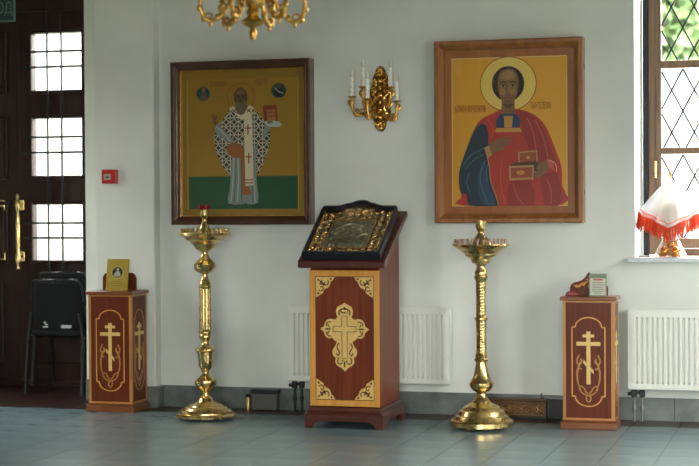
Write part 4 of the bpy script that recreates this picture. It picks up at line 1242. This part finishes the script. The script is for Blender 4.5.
# ------------------------------------------------------------------ fire alarm call point
FA = thing('alarm_call_point', 'red fire alarm call point on the pilaster', 'alarm', (-4.922, -.1, 1.593))
box('housing', RED, FA, -.056, .056, -.045, 0, 0, .100, bevel=.005)
box('face_plate', mat('alarm_face', (.36, .36, .34), .45), FA, -.036, .016, -.048, -.045, .026, .068)
m = MB(); m.blob((-.010, -.0485, .047), .008, .002, .008, 10, 5); m.box(-.028, -.016, -.0488, -.048, .045, .049); m.box(-.004, .008, -.0488, -.048, .045, .049)
m.build('face_symbol', IRON, FA)

# ------------------------------------------------------------------ wall sconce with five candle lamps
SC = thing('wall_sconce', 'ornate gilded wall sconce with five electric candles between icons', 'sconce', (-2.950, 0, 1.932))
bp_ = MB()
hp = [(0, 0), (.020, .006), (.034, .030), (.040, .060), (.060, .090), (.072, .130), (.066, .165), (.078, .200), (.070, .240), (.078, .270), (.064, .310), (.052, .335), (.054, .370), (.040, .400), (.030, .425), (.012, .445), (0, .450)]
hs = smoothpath(hp, 3)
bp_.slab([(a, b) for a, b in hs] + [(-a, b) for a, b in reversed(hs[1:-1])], -.012, 0)
bp_.build('back_plate', mat('tarnished_brass', (.16, .075, .018), .45, .9), SC)  # plate coloured darker than the ornament on it
rd = random.Random(21); om = MB()
for s in (-1, 1):
    for (x, z, r, a0, t) in ((.045, .34, .022, 2, 1.2), (.05, .285, .026, -1, -1.2), (.05, .225, .026, 1.5, 1.2), (.052, .165, .026, -2, -1.2), (.042, .105, .024, 1, 1.2), (.026, .055, .02, -1, -1.2), (.026, .395, .02, 2, 1.1)):
        om.tube([(s * a, -.02 - .006 * math.sin(i * .6), b) for i, (a, b) in enumerate(spiral(x, z, r, r * .25, a0, t, 14))], [.0095 - .005 * i / 14 for i in range(15)], 6)
for z in (.425, .39, .345, .30, .25, .20, .15, .10, .06, .025):
    om.blob((0, -.022, z), .017 + .006 * math.sin(z * 60), .016, .020, 8, 6)
for k in range(14):
    z = rd.uniform(.05, .40); om.blob((rd.uniform(-.055, .055), -.018, z), rd.uniform(.007, .013), .010, rd.uniform(.010, .018), 7, 5)
om.build('leaf_ornament', mat('relief_gilt', (.78, .46, .12), .22, 1.0), SC, smooth=60)
def sconce_arm(x, y, zc):
    """x, y: place of the candle; zc: height of its dish"""
    a = MB(); zc -= 1.905
    z0 = .13 if zc < .26 else .24
    lo = zc - .125
    pth = smoothpath([(x * .12, -.015, z0), (x * .40, y * .55, lo + .02), (x * .72, y * .92, lo), (x * .97, y, lo + .045), (x * 1.0, y, zc - .03), (x, y, zc)], 6)
    a.tube(pth, .0095, 8)
    for t, r in ((.30, .026), (.45, .030), (.7, .024)):
        c = pth[int(len(pth) * t)]
        dx = 1 if x >= 0 else -1
        a.tube([(c[0] + q_[0] * dx, c[1], c[2] + q_[1]) for q_ in spiral(.004, .016, r, r * .3, -1.6, 1.15, 12)], [.0085 - .004 * i / 12 for i in range(13)], 6)
    a.blob((pth[14][0], pth[14][1], pth[14][2] - .012), .008, .008, .016, 8, 6)
    arm = a.build('arm', GILT, SC, smooth=60)
    MB().lathe([(.006, -.032), (.014, -.026), (.008, -.018), (.012, -.008), (.028, -.002), (.031, .003), (.026, .004), (.013, .002), (.013, .010)], 18, (x, y, zc)).build('drip_dish', GILT, arm, smooth=45)
    c = MB(); hgt = .128
    c.lathe([(.0135, i * hgt / 24 + .004) for i in range(25)], 16, (x, y, zc), flute=lambda r, z, a_: r * (1 + .16 * math.sin(a_ * 3 + z * 160)))
    c.build('candle_sleeve', CANDLE, arm, smooth=60)
    MB().lathe([(.006, .132), (.0105, .145), (.011, .158), (.007, .175), (.002, .188)], 12, (x, y, zc)).build('bulb', BULB, arm, smooth=60)
sconce_arm(-.180, -.10, 2.143); sconce_arm(-.108, -.08, 2.209); sconce_arm(-.050, -.17, 2.120); sconce_arm(.088, -.08, 2.203); sconce_arm(.138, -.10, 2.105)

# ------------------------------------------------------------------ chandelier (hangs nearer the camera)
CH = thing('chandelier', 'gilded chandelier with curved arms hanging in front of the wall', 'chandelier', (-2.815, -3.0, 2.270))
cm = MB()
cm.lathe([(.004, 0), (.012, .004), (.017, .018), (.020, .040), (.016, .058), (.022, .066), (.050, .076), (.062, .090), (.056, .102), (.036, .112), (.026, .124), (.034, .136), (.030, .150), (.024, .160), (.040, .172), (.056, .190), (.062, .215), (.050, .245), (.030, .27), (.024, .31), (.036, .36), (.03, .40), (.018, .44), (.018, .56), (.034, .60), (.03, .64), (.012, .68)], 28)
cm.build('stem', GILT, CH, smooth=40)
for k in range(6):
    a = math.radians(16.2 + 10 + 60 * k)
    ca_, sa_ = math.cos(a), math.sin(a)
    def Q(r, z): return (r * ca_, r * sa_, z)
    pth = smoothpath([Q(.040, .215), Q(.085, .235), Q(.125, .175), Q(.170, .115), Q(.215, .095), Q(.255, .125), Q(.268, .180), Q(.262, .225)], 6)
    am = MB(); am.tube(pth, .0105, 8)
    for t, s_ in ((.35, .03), (.6, .026)):
        c = pth[int(len(pth) * t)]
        cr_0 = math.hypot(c[0], c[1])
        am.tube([Q(cr_0 + u_, c[2] + .02 + v_) for u_, v_ in spiral(0, 0, s_, s_ * .3, -1.5, 1.1, 12)], [.008 - .004 * i / 12 for i in range(13)], 6)
    am.blob(Q(.215, .080), .011, .011, .018, 8, 6)
    for rr_, zz_, sz in ((.105, .215, .020), (.140, .150, .017), (.175, .118, .016), (.245, .112, .015), (.268, .165, .014)):
        am.blob(Q(rr_ + .006, zz_ - .006), sz, sz, sz * 1.25, 8, 6)
    arm = am.build('arm', GILT, CH, smooth=60)
    MB().lathe([(.010, .215), (.022, .222), (.014, .232), (.048, .244), (.052, .250), (.044, .252), (.018, .250), (.018, .268)], 18, Q(.262, 0)).build('drip_dish', GILT, arm, smooth=45)
    MB().lathe([(.014, .255), (.014, .38)], 14, Q(.262, 0)).build('candle_sleeve', CANDLE, arm, smooth=40)
    MB().lathe([(.008, .38), (.015, .40), (.015, .42), (.003, .46)], 12, Q(.262, 0)).build('bulb', BULB, arm, smooth=60)
lk = MB()
for k in range(75):
    z = .67 + k * .0415
    pts = [(.010 * math.cos(t) * (1 if k % 2 else 0), .010 * math.cos(t) * (0 if k % 2 else 1), z + .0245 * (1 + math.sin(t)) - .006) for t in [2 * PI * i / 14 for i in range(15)]]
    lk.tube(pts, .0035, 5)
lk.build('chain', GILT, CH, smooth=60)
MB().lathe([(.06, CZ - 2.270 - .04), (.07, CZ - 2.270 - .012), (.06, CZ - 2.270)], 20).build('ceiling_rose', GILT, CH, smooth=45)

# ------------------------------------------------------------------ veiled offering on the sill
VL = thing('veiled_basket', 'white gauze veil with red fringe over a wrapped basket on the sill', 'basket', (-1.004, .10, 1.0725))
HT = .530
cone = MB()
cone.lathe([(.120, .002), (.115, .006), (.060, .110), (.030, .165), (.034, .180), (.075, .215), (.10, .26), (.085, .34), (.045, .42), (.012, .50)], 14, flute=lambda r, z, a: r * (1 + .07 * math.sin(a * 7)))
cone.build('cellophane_wrap', CELLO, VL, smooth=30)
GOLDEGG = mat('gold_egg', (0.55, 0.33, 0.06), .22, .8)
for (x, y, z, rr) in ((-.040, -.035, .037, .030), (.030, -.045, .037, .032), (.0, .03, .037, .03), (.060, .015, .034, .028), (-.062, .02, .034, .028), (.0, -.01, .082, .026)):
    MB().blob((x, y, z), rr, rr, rr * 1.15, 14, 9).build('golden_egg', GOLDEGG, VL, smooth=60)
MB().lathe([(.0, .10), (.035, .11), (.055, .17), (.062, .24), (.05, .33), (.02, .36)], 16).build('cake', mat('cake_white', (.62, .58, .50), .7), VL, smooth=60)
# square cloth hung by its centre: four points fall, front one lowest in view
cl2 = MB()
NA, NR = 64, 14
CN = [Vector((0, -.165, .195)), Vector((.218, -.03, .300)), Vector((0, .10, .24)), Vector((-.218, -.03, .300))]
def cloth(a, t):
    """square cloth lifted by its middle: the four corners hang, folds grow towards the hem"""
    q = (a / (PI / 2)) % 4; k = int(q) % 4; f = q - int(q)
    e = CN[k].lerp(CN[(k + 1) % 4], f)
    pk = Vector((0, -.02, HT))
    p_ = pk.lerp(e, t)
    p_ += Vector((math.sin(a), -math.cos(a) * .7, 0)) * (.008 * math.sin(PI * min(t, 1)) + .012 * t * math.sin(q * 14))
    return tuple(p_)
vs = [(0, -.02, HT)]; fs = []
for i in range(1, NR + 1):
    for k in range(NA): vs.append(cloth(2 * PI * k / NA, i / NR))
for k in range(NA): fs.append((0, 1 + k, 1 + (k + 1) % NA))
for i in range(NR - 1):
    for k in range(NA):
        k2 = (k + 1) % NA
        fs.append((1 + i * NA + k, 1 + i * NA + k2, 1 + (i + 1) * NA + k2, 1 + (i + 1) * NA + k))
vo = cl2.add(vs, fs).build('veil', GAUZE, VL, smooth=60)
em = MB()
for k in range(NA):
    p0, p1 = Vector(cloth(2 * PI * k / NA, .93)), Vector(cloth(2 * PI * (k + 1) / NA, .93))
    em.tube([p0 + Vector((0, -.002, 0)), p1 + Vector((0, -.002, 0))], .003, 5)
em.build('braid', FRINGE, vo, smooth=60)
fg = MB(); rd = random.Random(9)
for k in range(170):
    a = 2 * PI * k / 170
    p0 = Vector(cloth(a, 1.0)); d = Vector((math.sin(a) * .12, -math.cos(a) * .2, -1)).normalized()
    ln = rd.uniform(.085, .105)
    p1 = p0 + d * ln * .5 + Vector((rd.uniform(-.004, .004), rd.uniform(-.004, .004), 0)); p2 = p0 + d * ln + Vector((rd.uniform(-.01, .01), rd.uniform(-.01, .01), 0))
    fg.tube([p0, p1, p2], [.0036, .0046, .0034], 4)
fg.build('fringe', FRINGE, vo)['kind'] = 'stuff'
kb = MB(); kb.lathe([(.004, HT - .006), (.010, HT + .002), (.006, HT + .012), (.012, HT + .024), (.003, HT + .04)], 12); kb.box(-.003, .003, -.003, .003, HT + .03, HT + .085); kb.box(-.018, .018, -.003, .003, HT + .060, HT + .067)
kb.build('finial', GILT, vo, smooth=50)
tag(MB().slab([(-.035, -.012), (.03, -.014), (.036, .004), (.0, .014), (-.034, .008)], 0, .010, ax='z').build('grey_clip', mat('clip_grey', (.25, .27, .30), .5), loc=(-1.176, .12, 1.0728)), 'small grey clip lying on the sill corner', 'clip')
